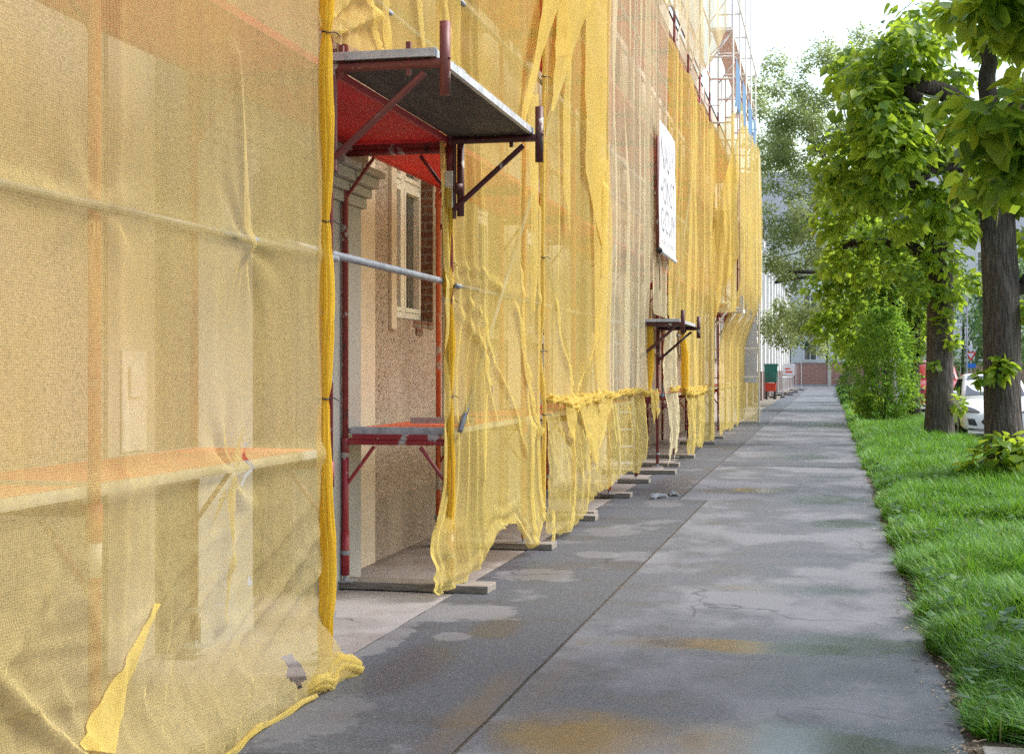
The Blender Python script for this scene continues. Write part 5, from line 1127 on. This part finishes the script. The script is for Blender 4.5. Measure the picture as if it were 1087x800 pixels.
# green bin and orange red box beside the house end
def bin_(name, label, cat, px, py_b, py_t, Y, w, m, feet=False):
    p = at(px, py_b, Y=Y); q = at(px, py_t, Y=Y); t = empty(name, (p.x, Y, p.z), 0, label, cat); mb = MB(); h = q.z-p.z
    V = []; 
    for z, s_ in ((0,.86),(h*.9,1.0),(h*.9,1.06),(h,1.06)): V += [(p.x-w/2*s_,Y-w/2*s_,p.z+z),(p.x+w/2*s_,Y-w/2*s_,p.z+z),(p.x+w/2*s_,Y+w/2*s_,p.z+z),(p.x-w/2*s_,Y+w/2*s_,p.z+z)]
    mb.add(V, [(3,2,1,0),(12,13,14,15)]+[(a*4+i,a*4+(i+1)%4,a*4+4+(i+1)%4,a*4+4+i) for a in range(3) for i in range(4)]); mb.build('tub', M[m], t)
    for dx in (-.35, .35):
        mb = MB(); mb.tube([(p.x+dx*w, Y-w*.3, .0), (p.x+dx*w, Y-w*.3, p.z+.03)], .05, 8); mb.tube([(p.x+dx*w, Y-w*.3-.12, .06), (p.x+dx*w, Y-w*.3+.2, .06)], .06, 8); mb.build('leg', M['black'], t)
    return t
bin_('rubble_chute', 'green tub hanging above the orange red box beside the scaffold end', 'tub', 818.5, 405.5, 386, 79, .7, 'green_skip')
bin_('mortar_box', 'orange red box on dark legs beside the far scaffold end', 'box', 818, 415, 406.5, 78, .6, 'orange_bin')
# site barriers along the pilaster house
def barrier(label, X, Y, w, h, white=True, rz=0, sign=False):
    t = empty('site_barrier', (X, Y, 0), 0, label, 'barrier', 'site barriers beyond the scaffold'); c, s_ = math.cos(rz), math.sin(rz)
    P_ = lambda u, z, d=0: (X+u*c-d*s_, Y+u*s_+d*c, z)
    mb = MB(); mb.tube([P_(-w/2,.05), P_(-w/2,h), P_(w/2,h), P_(w/2,.05)], .03, 6, True); mb.tube([P_(-w/2,.3), P_(w/2,.3)], .02, 6); mb.build('frame', M['steel_white'], t)
    mb = MB()
    for k in range(1, int(w/.16)): mb.tube([P_(-w/2+.16*k,.3), P_(-w/2+.16*k,h)], .012, 5)
    mb.build('bars', M['steel_white'], t)
    for u in (-w/2, w/2): mb = MB(); mb.box(-.12,.12,-.35,.35,0,.08, Matrix.Translation(P_(u,0)) @ Matrix.Rotation(rz,4,'Z')); mb.build('foot', M['tyre'], t)
    if sign:
        mb = MB(); mb.box(-w*.42,w*.42,-.06,-.035,h-.75,h+.12, Matrix.Translation((X,Y,0)) @ Matrix.Rotation(rz,4,'Z')); sg = mb.build('sign_board', M['tarp_white'], t)
        mb = MB(); mb.box(-w*.25,w*.25,-.068,-.062,h-.55,h-.42, Matrix.Translation((X,Y,0)) @ Matrix.Rotation(rz,4,'Z')); mb.box(-w*.3,w*.1,-.068,-.062,h-.3,h-.2, Matrix.Translation((X,Y,0)) @ Matrix.Rotation(rz,4,'Z')); mb.build('red_marks', M['orange_bin'], sg)
for lab, px, Y, w, h, rz, sg in (('grey barrier standing next to the orange red box', 825, 82, .6, 1.15, 0, False), ('grey barrier set aslant behind the one by the orange red box', 831, 90, 1.6, 1.1, 1.25, False), ('grey barrier in the middle of the far row', 836, 98, 1.8, 1.1, 1.2, False), ('barrier carrying a white board with red marks', 837.5, 108, 1.0, 1.9, .1, True), ('tall pale mesh barrier at the far end of the row', 845.5, 112, .75, 2.1, .2, False)):
    barrier(lab, at(px, 400, Y=Y).x, Y, w, h, True, rz, sg)
# give way sign
sx = at(1030.5, 378, Y=100); gs = empty('give_way_sign', (sx.x, 100, 0), 0, 'red and white give way triangle above a small blue sign, across the street', 'sign')
mb = MB(); mb.tube([(sx.x, 100.04, 0), (sx.x, 100.04, 3.5)], .035, 8); mb.build('post', M['steel'], gs, True)
M['sign_red'] = mat_plain('sign_red', (.62,.02,.03), (.55,.02,.03), .4, 5, bmp=0); M['sign_blue'] = mat_plain('sign_blue', (.02,.16,.55), (.02,.13,.48), .4, 5, bmp=0)
RX = Matrix(((1,0,0,0),(0,0,-1,0),(0,1,0,0),(0,0,0,1)))
def tri(r, y0, y1, m, nm, par, zc): mb = MB(); mb.prism([(sx.x-r*.87, zc+r*.5), (sx.x+r*.87, zc+r*.5), (sx.x, zc-r)], -y1, -y0, RX); return mb.build(nm, m, par)
tp = tri(.42, 99.985, 100.0, M['sign_red'], 'triangle_plate', gs, sx.z+.08); tri(.24, 99.978, 99.983, M['tarp_white'], 'white_face', tp, sx.z+.08)
mb = MB(); mb.box(sx.x-.33, sx.x+.33, 99.985, 100.0, sx.z-.78, sx.z-.48); mb.build('blue_plate', M['sign_blue'], gs)
mb = MB(); mb.box(sx.x-.12, sx.x+.12, 99.985, 100.0, sx.z+.36, sx.z+.72); mb.build('top_plate', M['tarp_white'], gs)
# street lamp hung over the far pavement
p = at(834, 326, Y=100); lp = empty('hanging_lamp', (p.x, 100, p.z), 0, 'white street lamp hung from a wire above the far pavement', 'lamp')
mb = MB(); mb.tube([p+Vector((0,0,.55)), p+Vector((0,0,.2)), p, p+Vector((0,0,-.25)), p+Vector((0,0,-.35))], [.03,.12,.38,.42,.2], 16); mb.build('lamp_shade', M['white_wall'], lp, True)
mb = MB(); q = at(934, 268, Y=100); a = Vector((-4.0, 100, p.z+1.1)); mb.tube([a, p+Vector((0,0,.55)), Vector((9.0, 100, p.z+1.6))], .02, 6); mb.build('wire', M['black'], lp)
mb = MB(); mb.tube([(9.0,100,0),(9.0,100,p.z+1.9)], .06, 8); mb.build('mast', M['steel'], lp)
p = at(820, 270, Y=62); 
# two crumpled scraps on the pavement
M['rag'] = mat_plain('grey_rag', (.17,.19,.22), (.07,.08,.10), .8, 40)
def rag(label, px, py, L, W_, H_, seed, rz):
    p = at(px, py, Y=18); D = F*EYE/(py-392); l = (px-543.5)/F*D; x = l*math.cos(YAW)-D*math.sin(YAW); y = l*math.sin(YAW)+D*math.cos(YAW)
    n = 22; u = np.linspace(-1, 1, n); U, V_ = np.meshgrid(u, u, indexing='ij'); rr = np.clip(1-(np.abs(U)**2.5+np.abs(V_)**2.5)/1.6, 0, 1)
    Z = H_*rr**.6*(1+.6*fbm(U*2.2, V_*2.2, seed, 3)) ; Xl = U*L/2*(1+.2*fbm(U*2, V_*2, seed+1, 2)); Yl = V_*W_/2*(1+.25*fbm(U*2, V_*2, seed+2, 2))
    Vv = np.stack([x+Xl*math.cos(rz)-Yl*math.sin(rz), y+Xl*math.sin(rz)+Yl*math.cos(rz), .011+Z], -1).reshape(-1, 3); i, j = np.meshgrid(np.arange(n-1), np.arange(n-1), indexing='ij'); q = (i*n+j).ravel()
    o = npmesh('crumpled_rag', Vv, np.stack([q, q+n, q+n+1, q+1], 1), M['rag'], smooth=True); tag(o, label, 'rag', 'crumpled scraps on the pavement')
rag('dark crumpled scrap lying on the pavement, nearer the nets', 698, 529, .13, .30, .05, 1, -.5)
rag('flatter grey scrap on the pavement right of the crumpled one', 714.5, 526, .13, .28, .035, 5, .3)

# ------------------------------------------------------------------ daylight
SUN_EL, SUN_AZ = R(50), R(66)      # azimuth from +Y towards +X
w = bpy.data.worlds.new('World'); scene.world = w; w.use_nodes = True
nt = w.node_tree; bg = nt.nodes['Background']
sky = nt.nodes.new('ShaderNodeTexSky'); sky.sky_type = 'NISHITA'; sky.sun_disc = False; sky.sun_elevation = SUN_EL; sky.sun_rotation = SUN_AZ
sky.air_density = 1.6; sky.dust_density = 3.0; sky.ozone_density = 1.0
hs = nt.nodes.new('ShaderNodeHueSaturation'); hs.inputs['Saturation'].default_value = 1.0; nt.links.new(sky.outputs[0], hs.inputs['Color'])
nt.links.new(hs.outputs[0], bg.inputs[0]); bg.inputs[1].default_value = .13
sl = bpy.data.lights.new('sun', 'SUN'); sl.energy = 1.5; sl.angle = R(24); sl.color = (1, .985, .96)
so = bpy.data.objects.new('sun', sl); COL.objects.link(so)
d = Vector((math.sin(SUN_AZ)*math.cos(SUN_EL), math.cos(SUN_AZ)*math.cos(SUN_EL), math.sin(SUN_EL)))
so.rotation_euler = d.to_track_quat('Z', 'Y').to_euler()
scene.view_settings.view_transform = 'Standard'; scene.view_settings.look = 'None'; scene.view_settings.gamma = 1; scene.view_settings.use_curve_mapping = False
scene.view_settings.exposure = 1.42
scene.render.engine = 'CYCLES'; cy = scene.cycles
cy.max_bounces = 8; cy.diffuse_bounces = 4; cy.glossy_bounces = 3; cy.transmission_bounces = 4; cy.transparent_max_bounces = 32
cy.use_denoising = False; cy.sample_clamp_indirect = 4; cy.use_adaptive_sampling = False
